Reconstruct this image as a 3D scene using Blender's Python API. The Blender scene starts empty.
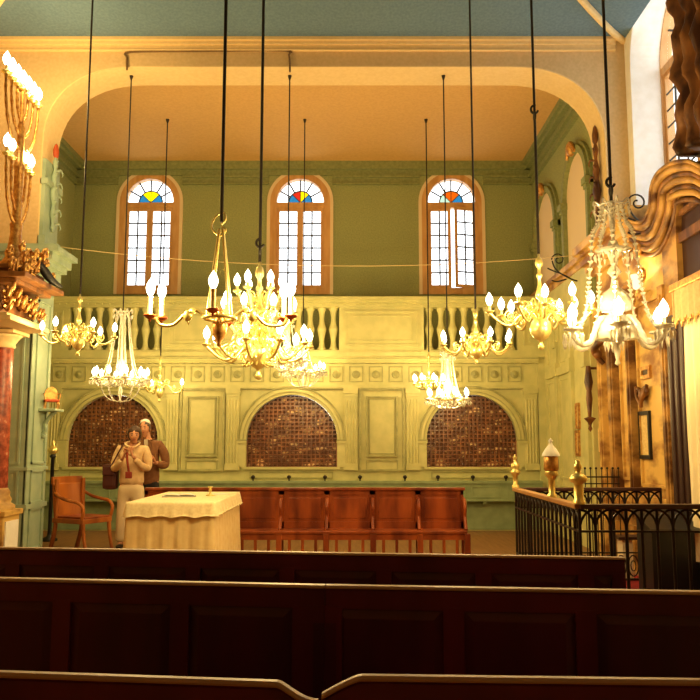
import bpy, bmesh, math, random
from mathutils import Vector, Matrix
random.seed(7)
PI = math.pi
C = bpy.context.scene
COL = C.collection
# ---------------------------------------------------------------- camera
F, EYE, VX, HOR = 787.0, 1.42, 352.0, 445.0
TH = math.atan((HOR - 350.0) / F)
cam_d = bpy.data.cameras.new('camera'); cam = bpy.data.objects.new('camera', cam_d); COL.objects.link(cam)
cam.location = (0, 0, EYE); cam.rotation_euler = (PI / 2 + TH, 0, 0)
cam_d.sensor_width = 36; cam_d.lens = F / 700 * 36; cam_d.shift_x = -(VX - 350) / 700
cam_d.clip_start = 0.05
C.camera = cam
# ---------------------------------------------------------------- world, exposure, light
C.view_settings.view_transform = 'Standard'; C.view_settings.look = 'None'
C.view_settings.exposure = 0.0; C.view_settings.gamma = 1.0; C.view_settings.use_curve_mapping = False
w = bpy.data.worlds.new('world'); C.world = w; w.use_nodes = True
w.node_tree.nodes['Background'].inputs[0].default_value = (0.93, 0.97, 1.0, 1)
w.node_tree.nodes['Background'].inputs[1].default_value = 3.4
LAMP = 1.75           # master factor of every chandelier's own lamps
WARM = (1.0, 0.70, 0.27)
# ---------------------------------------------------------------- real-world measuring from the survey of the photograph
CT, ST = math.cos(TH), math.sin(TH)
def ray(px, py):
    u = (px - VX) / F; v = (350.0 - py) / F
    return Vector((u, CT - v * ST, ST + v * CT))
def at(px, py, Y):
    d = ray(px, py); return Vector((0, 0, EYE)) + d * (Y / d.y)
def atx(px, py, X):
    d = ray(px, py); return Vector((0, 0, EYE)) + d * (X / d.x)
def atz(px, py, Z):
    d = ray(px, py); return Vector((0, 0, EYE)) + d * ((Z - EYE) / d.z)
def zat(py, Y): return at(350, py, Y).z
# ---------------------------------------------------------------- materials
def mat(name, col, rough=0.6, metal=0.0, col2=None, scale=6.0, bump=0.0, stretch=(1, 1, 1), detail=5, spec=0.4, trans=0.0, ramp=(0.35, 0.65), coat=0.0, col3=None):
    m = bpy.data.materials.new(name); m.use_nodes = True
    nt = m.node_tree; b = nt.nodes['Principled BSDF']
    b.inputs['Base Color'].default_value = (*col, 1); b.inputs['Roughness'].default_value = rough
    b.inputs['Metallic'].default_value = metal; b.inputs['Specular IOR Level'].default_value = spec
    b.inputs['Transmission Weight'].default_value = trans; b.inputs['Coat Weight'].default_value = coat
    tc = nt.nodes.new('ShaderNodeTexCoord'); mp = nt.nodes.new('ShaderNodeMapping'); mp.inputs['Scale'].default_value = stretch
    nz = nt.nodes.new('ShaderNodeTexNoise'); nz.inputs['Scale'].default_value = scale; nz.inputs['Detail'].default_value = detail
    nt.links.new(tc.outputs['Object'], mp.inputs[0]); nt.links.new(mp.outputs[0], nz.inputs['Vector'])
    if col2:
        r = nt.nodes.new('ShaderNodeValToRGB')
        r.color_ramp.elements[0].position = ramp[0]; r.color_ramp.elements[0].color = (*col2, 1)
        r.color_ramp.elements[1].position = ramp[1]; r.color_ramp.elements[1].color = (*col, 1)
        if col3:
            e = r.color_ramp.elements.new(min(0.98, ramp[1] + 0.1)); e.color = (*col3, 1)
        nt.links.new(nz.outputs[0], r.inputs[0]); nt.links.new(r.outputs[0], b.inputs['Base Color'])
    if bump:
        bp = nt.nodes.new('ShaderNodeBump'); bp.inputs['Strength'].default_value = bump; bp.inputs['Distance'].default_value = 0.02
        nt.links.new(nz.outputs[0], bp.inputs['Height']); nt.links.new(bp.outputs[0], b.inputs['Normal'])
    return m
def glow(name, col, s):
    m = bpy.data.materials.new(name); m.use_nodes = True; nt = m.node_tree; nt.nodes.clear()
    e = nt.nodes.new('ShaderNodeEmission'); e.inputs[0].default_value = (*col, 1); e.inputs[1].default_value = s
    o = nt.nodes.new('ShaderNodeOutputMaterial'); nt.links.new(e.outputs[0], o.inputs[0]); return m
def pane_mat(name, col):
    m = bpy.data.materials.new(name); m.use_nodes = True; nt = m.node_tree; nt.nodes.clear()
    t = nt.nodes.new('ShaderNodeBsdfTransparent'); t.inputs[0].default_value = (*col, 1)
    g = nt.nodes.new('ShaderNodeBsdfGlossy'); g.inputs[1].default_value = 0.1
    mx = nt.nodes.new('ShaderNodeMixShader'); mx.inputs[0].default_value = 0.05
    o = nt.nodes.new('ShaderNodeOutputMaterial')
    nt.links.new(t.outputs[0], mx.inputs[1]); nt.links.new(g.outputs[0], mx.inputs[2]); nt.links.new(mx.outputs[0], o.inputs[0]); return m
M = dict(
    panel=mat('pale_green_panelling', (0.62, 0.58, 0.25), 0.5, col2=(0.51, 0.50, 0.21), scale=5, bump=0.05),
    panel_dk=mat('shade_toned_green_moulding', (0.44, 0.42, 0.17), 0.5, col2=(0.30, 0.30, 0.12), scale=8),  # darker panelling tone that paints in the shade lines of the mouldings
    dado=mat('grey_green_dado', (0.31, 0.38, 0.20), 0.55, col2=(0.23, 0.30, 0.15), scale=5),
    pier=mat('blue_green_pier_paint', (0.37, 0.46, 0.33), 0.55, col2=(0.27, 0.36, 0.26), scale=4),
    olive=mat('olive_wall_paint', (0.33, 0.36, 0.15), 0.8, col2=(0.26, 0.29, 0.115), scale=40, bump=0.1),
    olive_tr=mat('olive_trim_paint', (0.27, 0.30, 0.12), 0.6, col2=(0.2, 0.23, 0.09), scale=20),
    ochre=mat('ochre_plaster', (0.70, 0.43, 0.15), 0.85, col2=(0.64, 0.38, 0.125), scale=25, bump=0.08),
    cream=mat('cream_plaster', (0.66, 0.47, 0.24), 0.85, col2=(0.60, 0.42, 0.20), scale=25, bump=0.08),
    soffit=mat('arch_cream_paint', (0.80, 0.60, 0.30), 0.8, col2=(0.75, 0.55, 0.26), scale=20),
    white=mat('white_plaster', (0.92, 0.90, 0.85), 0.8, col2=(0.86, 0.83, 0.76), scale=10),
    vault=mat('blue_grey_vault_paint', (0.13, 0.21, 0.28), 0.85, col2=(0.10, 0.17, 0.24), scale=30, bump=0.05),
    winwood=mat('orange_brown_window_wood', (0.66, 0.38, 0.15), 0.5, col2=(0.52, 0.27, 0.09), scale=10, stretch=(1, 1, .2)),
    reveal=mat('pale_plaster_reveal', (0.75, 0.60, 0.38), 0.7),
    lead=mat('dark_muntin', (0.05, 0.05, 0.05), 0.5),
    pane=pane_mat('clear_pane', (1, 1, 1)), yel=pane_mat('yellow_pane', (0.9, 0.7, 0.02)), blue=pane_mat('blue_pane', (0.08, 0.30, 0.42)),
    red=pane_mat('red_pane', (0.55, 0.10, 0.06)), orange=pane_mat('orange_pane', (0.6, 0.22, 0.03)), teal=pane_mat('pale_pane', (0.5, 0.6, 0.5)),
    floor=mat('wooden_floor', (0.28, 0.14, 0.05), 0.45, col2=(0.20, 0.09, 0.03), scale=3, stretch=(8, .6, 1), bump=0.05),
    carpet=mat('red_carpet', (0.30, 0.01, 0.015), 0.95, col2=(0.2, 0.005, 0.01), scale=30),
    mahog=mat('dark_mahogany', (0.085, 0.006, 0.020), 0.42, col2=(0.045, 0.004, 0.011), scale=4, stretch=(1, 1, .15), spec=0.5),
    mahog2=mat('lighter_mahogany_frame', (0.135, 0.012, 0.024), 0.38, col2=(0.075, 0.006, 0.013), scale=4, stretch=(1, 1, .15), spec=0.5),
    rail=mat('rail_painted_gleam', (0.50, 0.26, 0.08), 0.45, col2=(0.34, 0.15, 0.04), scale=6, stretch=(.1, 1, 1), spec=0.6),  # gold is the lamplight gleam on the rail tops, put into the colour
    redwood=mat('red_brown_oak', (0.38, 0.082, 0.018), 0.36, col2=(0.14, 0.022, 0.007), scale=5, stretch=(1, 1, .25)),
    chairwood=mat('orange_cherry_wood', (0.46, 0.14, 0.025), 0.33, col2=(0.20, 0.045, 0.009), scale=5, stretch=(1, 1, .25)),
    cloth=mat('ivory_cloth', (0.86, 0.66, 0.32), 0.85, col2=(0.80, 0.58, 0.26), scale=14, bump=0.1),
    lace=mat('white_lace', (0.90, 0.76, 0.45), 0.85, col2=(0.80, 0.64, 0.34), scale=40),
    brass=mat('polished_brass', (0.92, 0.78, 0.32), 0.32, 0.75, col2=(0.80, 0.64, 0.22), scale=12),
    gilt=mat('aged_gilt', (0.70, 0.42, 0.12), 0.36, 0.6, col2=(0.42, 0.18, 0.05), scale=25),
    copper=mat('red_copper_pan', (0.48, 0.11, 0.03), 0.35, 0.4),
    candle=mat('cream_candle_sleeve', (0.90, 0.66, 0.28), 0.5),
    crystal=mat('cut_crystal', (0.93, 0.90, 0.78), 0.08, spec=1.0, trans=0.35),
    iron=mat('wrought_iron', (0.022, 0.014, 0.013), 0.4, 0.3),
    rod=mat('dark_iron_rod', (0.030, 0.024, 0.018), 0.5, 0.3),
    conduit=mat('brown_conduit', (0.16, 0.09, 0.03), 0.6),
    lattice=mat('carved_walnut_lattice', (0.27, 0.10, 0.038), 0.28, col2=(0.13, 0.042, 0.016), scale=4.5, spec=0.8, ramp=(0.42, 0.6)),
    boss=mat('boss_wood_painted_glints', (0.90, 0.62, 0.34), 0.3, col2=(0.12, 0.04, 0.014), scale=5.0, spec=0.8, ramp=(0.53, 0.63), detail=9, stretch=(1, 1, 1.8)),  # pale flecks of the ramp are painted glints of reflected light
    ironrail=mat('dark_iron_handrail', (0.055, 0.016, 0.012), 0.35, 0.0, spec=0.6),
    latback=mat('dark_walnut_board', (0.055, 0.018, 0.008), 0.6),
    marble=mat('brown_painted_marble', (0.50, 0.27, 0.07), 0.45, col2=(0.10, 0.035, 0.010), scale=3.6, detail=9, ramp=(0.40, 0.60), stretch=(1, .7, 1.3)),
    marble2=mat('ochre_painted_marble', (0.72, 0.46, 0.13), 0.45, col2=(0.28, 0.12, 0.03), scale=3.2, detail=9, ramp=(0.38, 0.56), stretch=(1, .7, 1.4)),
    redmarble=mat('red_marble', (0.42, 0.085, 0.04), 0.25, col2=(0.17, 0.025, 0.014), scale=14, detail=8, col3=(0.62, 0.36, 0.22)),
    carved=mat('carved_brown_wood', (0.26, 0.105, 0.028), 0.42, col2=(0.05, 0.016, 0.006), scale=5, detail=8, ramp=(0.38, 0.6), stretch=(1, 1, .4)),
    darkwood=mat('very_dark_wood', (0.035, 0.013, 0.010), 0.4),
    black=mat('black_paint', (0.012, 0.011, 0.012), 0.4),
    curtain=mat('white_silk_curtain', (0.85, 0.74, 0.50), 0.7),
    valance=mat('gold_beige_valance', (0.46, 0.30, 0.14), 0.7, col2=(0.38, 0.25, 0.11), scale=30),
    skin=mat('skin', (0.55, 0.25, 0.13), 0.5), hair=mat('brown_hair', (0.06, 0.028, 0.014), 0.6, bump=0.3, scale=60), ghair=mat('greying_hair', (0.10, 0.075, 0.06), 0.6, bump=0.3, scale=60),
    coat=mat('cream_jacket_cloth', (0.78, 0.55, 0.30), 0.8, col2=(0.66, 0.44, 0.22), scale=15, bump=0.2), trous=mat('cream_trouser_cloth', (0.80, 0.64, 0.40), 0.8),
    bjacket=mat('brown_jacket_cloth', (0.23, 0.095, 0.035), 0.8, col2=(0.18, 0.07, 0.025), scale=20, bump=0.2), dtrous=mat('black_trouser_cloth', (0.018, 0.016, 0.018), 0.8),
    bag=mat('dark_red_leather', (0.075, 0.018, 0.016), 0.5), scarf=mat('red_scarf', (0.25, 0.03, 0.015), 0.8), whitecap=mat('white_satin', (0.85, 0.82, 0.75), 0.5), shoe=mat('dark_shoe_leather', (0.03, 0.02, 0.015), 0.4),
    lips=mat('lips', (0.35, 0.08, 0.06), 0.5), eye=mat('eye_dark', (0.02, 0.015, 0.01), 0.3), paper=mat('paper', (0.8, 0.75, 0.62), 0.8), shirt=mat('pale_shirt', (0.7, 0.6, 0.45), 0.8),
    plaque=mat('cream_plaque', (0.80, 0.60, 0.25), 0.6, col2=(0.66, 0.45, 0.16), scale=30), redflower=mat('red_paint', (0.45, 0.07, 0.02), 0.6),
    bulb=glow('lit_bulb', (1.0, 0.90, 0.62), 9.0), shade=glow('lit_glass_cup', (1.0, 0.85, 0.5), 1.6),
)
# ---------------------------------------------------------------- mesh helpers
def cat(pts, n=6, closed=False):
    P = [Vector(p) for p in pts]; out = []
    m = len(P); rng = m if closed else m - 1
    for i in range(rng):
        if closed: p0, p1, p2, p3 = P[(i - 1) % m], P[i], P[(i + 1) % m], P[(i + 2) % m]
        else: p0, p1, p2, p3 = P[max(i - 1, 0)], P[i], P[i + 1], P[min(i + 2, m - 1)]
        for k in range(n):
            t = k / n
            out.append(0.5 * ((2 * p1) + (p2 - p0) * t + (2 * p0 - 5 * p1 + 4 * p2 - p3) * t * t + (3 * p1 - p0 - 3 * p2 + p3) * t ** 3))
    if not closed: out.append(P[-1])
    return out
class MB:
    def __init__(s): s.v = []; s.f = []; s.sm = []
    def add(s, vs, fs, smooth=False):
        o = len(s.v); s.v += [tuple(x) for x in vs]; s.f += [tuple(i + o for i in f) for f in fs]; s.sm += [smooth] * len(fs); return s
    def box(s, a, b):
        x0, x1 = sorted((a[0], b[0])); y0, y1 = sorted((a[1], b[1])); z0, z1 = sorted((a[2], b[2]))
        return s.add([(x0,y0,z0),(x1,y0,z0),(x1,y1,z0),(x0,y1,z0),(x0,y0,z1),(x1,y0,z1),(x1,y1,z1),(x0,y1,z1)],
              [(0,3,2,1),(4,5,6,7),(0,1,5,4),(1,2,6,5),(2,3,7,6),(3,0,4,7)])
    def bbox(s, a, b, c=0.008):
        """box with chamfered edges"""
        bm = bmesh.new(); bmesh.ops.create_cube(bm, size=1)
        for v in bm.verts:
            v.co = Vector([(a[i] + b[i]) / 2 + v.co[i] * abs(b[i] - a[i]) for i in range(3)])
        c = min([c] + [abs(b[i] - a[i]) * .45 for i in range(3)])
        bmesh.ops.bevel(bm, geom=list(bm.edges), offset=c, segments=2, affect='EDGES', profile=0.6)
        bm.verts.index_update()
        s.add([v.co[:] for v in bm.verts], [[v.index for v in f.verts] for f in bm.faces]); bm.free(); return s
    def tube(s, path, r, n=8, closed=False, rf=None, flat=1.0):
        P = [Vector(p) for p in path]; m = len(P); vs = []; up = None
        for i, p in enumerate(P):
            if closed: t = P[(i + 1) % m] - P[(i - 1) % m]
            else: t = P[min(i + 1, m - 1)] - P[max(i - 1, 0)]
            t = t.normalized() if t.length > 1e-9 else Vector((0, 0, 1))
            if up is None:
                up = Vector((0, 0, 1)) if abs(t.z) < 0.9 else Vector((1, 0, 0))
            a = t.cross(up); a = a.normalized() if a.length > 1e-6 else Vector((1, 0, 0)); up = a.cross(t).normalized()
            rr = rf(i / max(1, m - 1)) * r if rf else r
            for k in range(n):
                th = 2 * PI * k / n
                vs.append(p + a * math.cos(th) * rr + up * math.sin(th) * rr * flat)
        fs = []
        for i in range(m if closed else m - 1):
            j = (i + 1) % m
            for k in range(n): fs.append((i * n + k, i * n + (k + 1) % n, j * n + (k + 1) % n, j * n + k))
        s.add(vs, fs, True)
        if not closed: s.add([vs[k] for k in range(n)], [tuple(reversed(range(n)))]); s.add([vs[(m - 1) * n + k] for k in range(n)], [tuple(range(n))])
        return s
    def lathe(s, prof, o=(0, 0, 0), n=16, sx=1, sy=1, wob=None):
        vs = []; m = len(prof)
        for r, z in prof:
            for k in range(n):
                th = 2 * PI * k / n; rr = r * (wob(th) if wob else 1)
                vs.append((o[0] + rr * math.cos(th) * sx, o[1] + rr * math.sin(th) * sy, o[2] + z))
        fs = [(i * n + k, i * n + (k + 1) % n, (i + 1) * n + (k + 1) % n, (i + 1) * n + k) for i in range(m - 1) for k in range(n)]
        s.add(vs, fs, True)
        if prof[0][0] > 1e-4: s.add(vs[:n], [tuple(reversed(range(n)))])
        if prof[-1][0] > 1e-4: s.add(vs[-n:], [tuple(range(n))])
        return s
    def ball(s, c, r, n=10, sc=(1, 1, 1)):
        pr = [(max(1e-5, r * math.sin(PI * i / n)), -r * math.cos(PI * i / n) * sc[2]) for i in range(n + 1)]
        return s.lathe(pr, c, n + 2, sc[0], sc[1])
    def gem(s, c, r, h):
        x, y, z = c
        return s.add([(x, y, z + h * .3), (x, y, z - h), (x + r, y, z), (x, y + r, z), (x - r, y, z), (x, y - r, z)],
                     [(0,2,3),(0,3,4),(0,4,5),(0,5,2),(1,3,2),(1,4,3),(1,5,4),(1,2,5)])
    def prism(s, poly, fr, depth):
        """poly: 2D outline (CCW); fr(a,b,d) maps to 3D; depth extrusion"""
        n = len(poly); vs = [fr(a, b, 0) for a, b in poly] + [fr(a, b, depth) for a, b in poly]
        fs = [tuple(range(n)), tuple(reversed(range(n, 2 * n)))] + [(i, i + n, (i + 1) % n + n, (i + 1) % n) for i in range(n)]
        return s.add(vs, fs)
    def band(s, inner, outer, fr, d0, d1, closed=False):
        """strip between two equal-length 2D curves, extruded from d0 to d1"""
        n = len(inner); vs = []
        for q in (inner, outer):
            for d in (d0, d1): vs += [fr(a, b, d) for a, b in q]
        fs = []
        I0, I1, O0, O1 = 0, n, 2 * n, 3 * n
        for i in range(n if closed else n - 1):
            j = (i + 1) % n
            fs += [(I0+i, I0+j, O0+j, O0+i), (I1+j, I1+i, O1+i, O1+j), (I0+j, I0+i, I1+i, I1+j), (O0+i, O0+j, O1+j, O1+i)]
        if not closed: fs += [(I0, O0, O1, I1), (I0+n-1, I1+n-1, O1+n-1, O0+n-1)]
        return s.add(vs, fs)
    def mesh(s, name, m):
        me = bpy.data.meshes.new(name); me.from_pydata(s.v, [], s.f); me.materials.append(m)
        me.polygons.foreach_set('use_smooth', s.sm)
        bm = bmesh.new(); bm.from_mesh(me); bmesh.ops.recalc_face_normals(bm, faces=bm.faces); bm.to_mesh(me); bm.free()
        me.update(); return me
    def build(s, name, m, parent=None, loc=(0, 0, 0)):
        return link(name, s.mesh(name, m), parent, loc)
def link(name, me, parent=None, loc=(0, 0, 0), rz=0):
    o = bpy.data.objects.new(name, me); COL.objects.link(o); o.location = loc; o.rotation_euler = (0, 0, rz)
    if parent: o.parent = parent
    return o
def tag(o, label=None, cat_=None, group=None, kind=None):
    if label: o['label'] = label
    if cat_: o['category'] = cat_
    if group: o['group'] = group
    if kind: o['kind'] = kind
    return o
def thing(name, label, cat_, loc=(0, 0, 0), rz=0, group=None):
    o = link(name, None, None, loc, rz); o.empty_display_size = 0.1; return tag(o, label, cat_, group)
def struct(name, mb, m, label=None, cat_=None):
    return tag(mb.build(name, m), label, cat_, None, 'structure')
def copy_tree(o, parent=None):
    c = o.copy(); COL.objects.link(c); c.parent = parent
    for ch in list(o.children): copy_tree(ch, c)
    return c
FY = lambda Y, s=1: (lambda a, b, d: (a, Y + s * d, b))      # plane facing the camera: a=x, b=z
FX = lambda X, s=1: (lambda a, b, d: (X + s * d, a, b))      # side wall plane: a=Y, b=z
def arch_pts(c, r, z0, zs, n=20):
    """open outline: up left side, semicircle, down right side"""
    return [(c - r, z0)] + [(c - r * math.cos(PI * i / n), zs + r * math.sin(PI * i / n)) for i in range(n + 1)] + [(c + r, z0)]
# ================================================================ STRUCTURE
YA, YB = 10.05, 10.6           # nave end wall with the great arch
XL, XR = -4.12, 3.38           # arch jambs
NL, NR = -5.2, 3.67            # nave side walls
YG, YU = 13.4, 14.3            # panelled wall under the gallery / window wall behind it
ZC = zat(163, YU)              # bay ceiling
ZV = zat(40, YA)               # nave cornice
ZT = 6.48                      # crown of the arch
BL = -5.2                      # bay left wall
struct('floor', MB().box((-6, -4, -.1), (4.6, 15, 0)), M['floor'], 'worn orange-brown wooden floor of the whole hall', 'floor')
# great arch outline
def sup(cx, cz, a, b, t, e=2.4):
    c, s_ = math.cos(t), math.sin(t)
    return (cx + a * math.copysign(abs(c) ** (2 / e), c), cz + b * abs(s_) ** (2 / e))
def arch_outline():
    a, b = 1.25, 1.12; cz = ZT - b; o = [(XL, 0.0)]
    o += [sup(XL + a, cz, a, b, PI - PI / 2 * i / 14) for i in range(15)]
    o += [sup(XR - a, cz, a, b, PI / 2 - PI / 2 * i / 14) for i in range(15)]
    return o + [(XR, 0.0)]
AO = arch_outline()
outer = []
for x, z in AO:
    if z < 1e-6: outer.append((NL - .4 if x < 0 else NR, 0.0))
    elif z < ZT - 1.12 + .02: outer.append((NL - .4 if x < 0 else NR, z))
    else: outer.append((x, ZV + .05))
outer[1] = (NL - .4, ZV + .05); outer[-2] = (NR, ZV + .05)
# wall body (plaster) then soffit lining
struct('wall_arch', MB().band(AO, outer, FY(YA), 0, YB - YA), M['cream'], 'cream plaster wall pierced by the great flat-topped arch', 'wall')
lin = [(x + (0.004 if x < 0 else -0.004) if z < 5.4 else x, z - 0.004 if z > 5.4 else z) for x, z in AO]
struct('trim_1', MB().band([(x * 1.0 + (0.012 if x < -.36 else -.012), max(0, z - .012)) for x, z in AO], AO, FY(YA), 0.0, YB - YA), M['soffit'], 'yellow-cream lining on the underside of the great arch', 'arch lining')
# cornice over the arch
cor = MB()
for z0, z1, p in ((ZV - .045, ZV + .0, .10), (ZV - .09, ZV - .045, .07), (ZV - .15, ZV - .09, .035), (ZV - .165, ZV - .15, .05)):
    cor.box((NL, YA - p, z0), (NR - .13, YA + .001, z1))
struct('trim_2', cor, M['soffit'], 'long ochre cornice running above the great arch', 'cornice')
# nave vault: cloister vault rising from the walls
def vault():
    mb = MB(); xs = [NL + (NR - NL) * i / 60 for i in range(61)]; ys = [-4 + (YA + 4) * i / 70 for i in range(71)]
    def h(x, y):
        d = min(x - NL, NR - x, YA - y); t = min(1, max(0, d) / 3.4)
        return ZV + .9 * t * t * (3 - 2 * t)
    xs = sorted(set([NL + 2.6 * (1 - math.cos(PI / 2 * i / 14)) for i in range(15)] + [NR - 2.6 * (1 - math.cos(PI / 2 * i / 14)) for i in range(15)] + xs))
    ys = sorted(set([YA - 2.6 * (1 - math.cos(PI / 2 * i / 14)) for i in range(15)] + ys))
    n = len(xs); v = [(x, y, h(x, y)) for y in ys for x in xs]
    f = [(j * n + i, j * n + i + 1, (j + 1) * n + i + 1, (j + 1) * n + i) for j in range(len(ys) - 1) for i in range(n - 1)]
    mb.add(v, f, True); return mb, h
vm, vh = vault()
struct('ceiling', vm, M['vault'], 'blue-grey painted vault above the great arch', 'vault')
# vault ribs (ochre bands on the groins)
rb = MB()
for sx, cx in ((1, NL), (-1, NR)):
    pth = []
    for i in range(16):
        d = 3.4 * i / 15; pth.append((cx + sx * d, YA - d, vh(cx + sx * d, YA - d) - .02))
    rb.tube(pth, .05, 6)
struct('trim_3', rb, M['soffit'], 'ochre ribs on the corners of the blue-grey vault', 'ribs')
# nave left wall, rear wall, right wall with tall window
struct('wall_left', MB().box((NL - .3, -4, 0), (NL, YA, ZV + .1)), M['ochre'], 'ochre plaster wall on the menorah side', 'wall')
struct('wall_rear', MB().box((NL - .3, -4.3, 0), (NR + .3, -4, 9)), M['ochre'])
# right wall of the nave: marble-painted lower part (x = XR) up to z 4.1, set-back upper part (x = NR) with deep window
WY0, WY1, WZ0 = 8.0, 9.86, 4.1
NRW = NR + .62
spr = 6.25
up = MB()
op = arch_pts((WY0 + WY1) / 2, (WY1 - WY0) / 2, WZ0, spr + .1)
rect = []
for (a, b) in op:
    if b <= spr + .1001: rect.append((-4 if a < 8.9 else YA + .6, b))
    else: rect.append((a, 9.0))
rect[1] = (-4, 9.0); rect[-2] = (YA + .6, 9.0)
up.band(op, rect, FX(NR), 0, .62)
up.box((NR, -4, 0), (NR + .62, YA + .6, WZ0))
struct('wall_right', up, M['white'], 'white plaster wall with the tall window beside the arch', 'wall')
# ---- windows -----------------------------------------------------------
def window(name, label, c, hw, z0, zs, fr, cas_open=0.0, colours=None, fo=.12, gl=.0, rows=6, cols=2):
    """fr maps (a,b,d): d>0 goes outward through the wall"""
    root = thing(name, label, 'window'); root['kind'] = 'structure'
    fi = arch_pts(c, hw, z0, zs); fo_ = arch_pts(c, hw + fo, z0, zs)
    MB().band(fi, fo_, fr, -.03, .12).prism([(c - hw - fo, z0 - fo), (c + hw + fo, z0 - fo), (c + hw + fo, z0), (c - hw - fo, z0)], lambda a, b, d: fr(a, b, d - .03), .15).build('window_frame', M['winwood'], root)
    MB().band(arch_pts(c, hw + fo, z0 - fo, zs), arch_pts(c, hw + fo + .06, z0 - fo, zs), fr, -.032, .0).build('architrave', M['reveal'], root)
    zt = zs - .12                      # transom
    MB().prism([(c - hw, zt), (c + hw, zt), (c + hw, zs - .015), (c - hw, zs - .015)], lambda a, b, d: fr(a, b, d - .02), .12).build('transom', M['winwood'], root)
    R1 = hw * .98; R2 = hw * .5
    # fanlight panes
    mb = MB(); n = 6
    mb.prism([(c + R2, zs)] + [(c + R1 * math.cos(PI * i / 24), zs + R1 * math.sin(PI * i / 24)) for i in range(25)] + [(c - R2 * math.cos(PI * i / 24), zs + R2 * math.sin(PI * i / 24)) for i in range(25)], lambda a, b, d: fr(a, b, d + .05), .004)
    mb.build('fanlight_pane', M['pane'], root)
    for i, cc in enumerate(colours or ['blue', 'yel', 'yel', 'blue']):
        a0, a1 = PI * i / 4, PI * (i + 1) / 4
        MB().prism([(c, zs)] + [(c + R2 * math.cos(a0 + (a1 - a0) * k / 6), zs + R2 * math.sin(a0 + (a1 - a0) * k / 6)) for k in range(7)], lambda a, b, d: fr(a, b, d + .05), .004).build('coloured_pane', M[cc], root)
    mt = MB()
    for i in range(1, 6):
        t = PI * i / 6; mt.tube([fr(c + (R2) * math.cos(t), zs + R2 * math.sin(t), .045), fr(c + R1 * math.cos(t), zs + R1 * math.sin(t), .045)], .015, 4)
    for i in range(1, 4):
        t = PI * i / 4; mt.tube([fr(c, zs, .045), fr(c + R2 * math.cos(t), zs + R2 * math.sin(t), .045)], .007, 4)
    mt.tube([fr(c + R2 * math.cos(PI * i / 20), zs + R2 * math.sin(PI * i / 20), .045) for i in range(21)], .012, 4)
    mt.build('fan_muntins', M['lead'], root)
    # two casements
    st = .055
    for sgn in (-1, 1):
        gp = .02 if cas_open else .001
        a0, a1 = (c - hw, c - gp) if sgn < 0 else (c + gp, c + hw)
        ang = cas_open if sgn > 0 else cas_open * .15
        hinge = c + sgn * hw
        def f2(a, b, d, hinge=hinge, ang=ang, sgn=sgn):
            q = (a - hinge); return fr(hinge + q * math.cos(ang) + (0), b, d * 1.0 + sgn * q * math.sin(ang))
        ca = MB()
        for q in ((a0, a0 + st), (a1 - st, a1)): ca.prism([(q[0], z0), (q[1], z0), (q[1], zt), (q[0], zt)], lambda a, b, d: f2(a, b, d), .05)
        for q in ((z0, z0 + st), (zt - st, zt)): ca.prism([(a0, q[0]), (a1, q[0]), (a1, q[1]), (a0, q[1])], lambda a, b, d: f2(a, b, d + .002), .046)
        cs = ca.build('casement', M['winwood'], root)
        MB().prism([(a0 + st, z0 + st), (a1 - st, z0 + st), (a1 - st, zt - st), (a0 + st, zt - st)], lambda a, b, d: f2(a, b, d + .02), .004).build('pane', M['pane'], cs)
        mu = MB()
        for k in range(1, cols):
            a = a0 + st + (a1 - a0 - 2 * st) * k / cols; mu.tube([f2(a, z0 + st, .015), f2(a, zt - st, .015)], .015, 4)
        for k in range(1, rows):
            b = z0 + st + (zt - z0 - 2 * st) * k / rows; mu.tube([f2(a0 + st, b, .015), f2(a1 - st, b, .015)], .015, 4)
        mu.build('muntins', M['lead'], cs)
    return root
WC = [at(149, 240, YU).x, at(300, 240, YU).x, at(452, 240, YU).x]
hw = .44; z0w = zat(288, YU); zsw = 5.94
# upper far wall pierced by three arched windows
def pierced_wall(x0, x1, z0, z1, Y, cs, hw, zb, zs, th):
    mb = MB(); edges = [x0]
    for c in cs: edges += [c - hw, c + hw]
    edges.append(x1)
    for i in range(0, len(edges), 2): mb.box((edges[i], Y, z0), (edges[i + 1], Y + th, z1))
    for c in cs:
        mb.box((c - hw, Y, z0), (c + hw, Y + th, zb))
        n = 20; ins = [(c - hw * math.cos(PI * i / n), zs + hw * math.sin(PI * i / n)) for i in range(n + 1)]; outs = [(a, z1) for a, b in ins]
        mb.band(ins, outs, FY(Y), 0, th)
    return mb
struct('wall_back', pierced_wall(BL, XR + .3, 2.9, ZC + .1, YU, WC, hw + .11, z0w - .11, zsw, .35), M['olive'], 'olive green gallery wall with three arched windows', 'wall')
lab = ['arched window with yellow and blue fanlight above the standing couple', 'middle arched window with red, yellow and blue fanlight', 'arched window with orange fanlight and one casement ajar']
cols_ = [['blue', 'yel', 'yel', 'blue'], ['blue', 'yel', 'red', 'blue'], ['blue', 'orange', 'orange', 'teal']]
for i in range(3): window('window_%d' % (i + 1), lab[i], WC[i], hw, z0w, zsw, FY(YU + .0), [0, 0, .30][i], cols_[i])
# deep splayed reveal and the nave window
window('window_4', 'tall narrow-looking window in the white reveal above the marble wall', (WY0 + WY1) / 2, (WY1 - WY0) / 2 - .02, WZ0 + .02, spr + .1, FX(NR + .42), 0, ['teal'] * 4, fo=.02, rows=9, cols=3)
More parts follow.
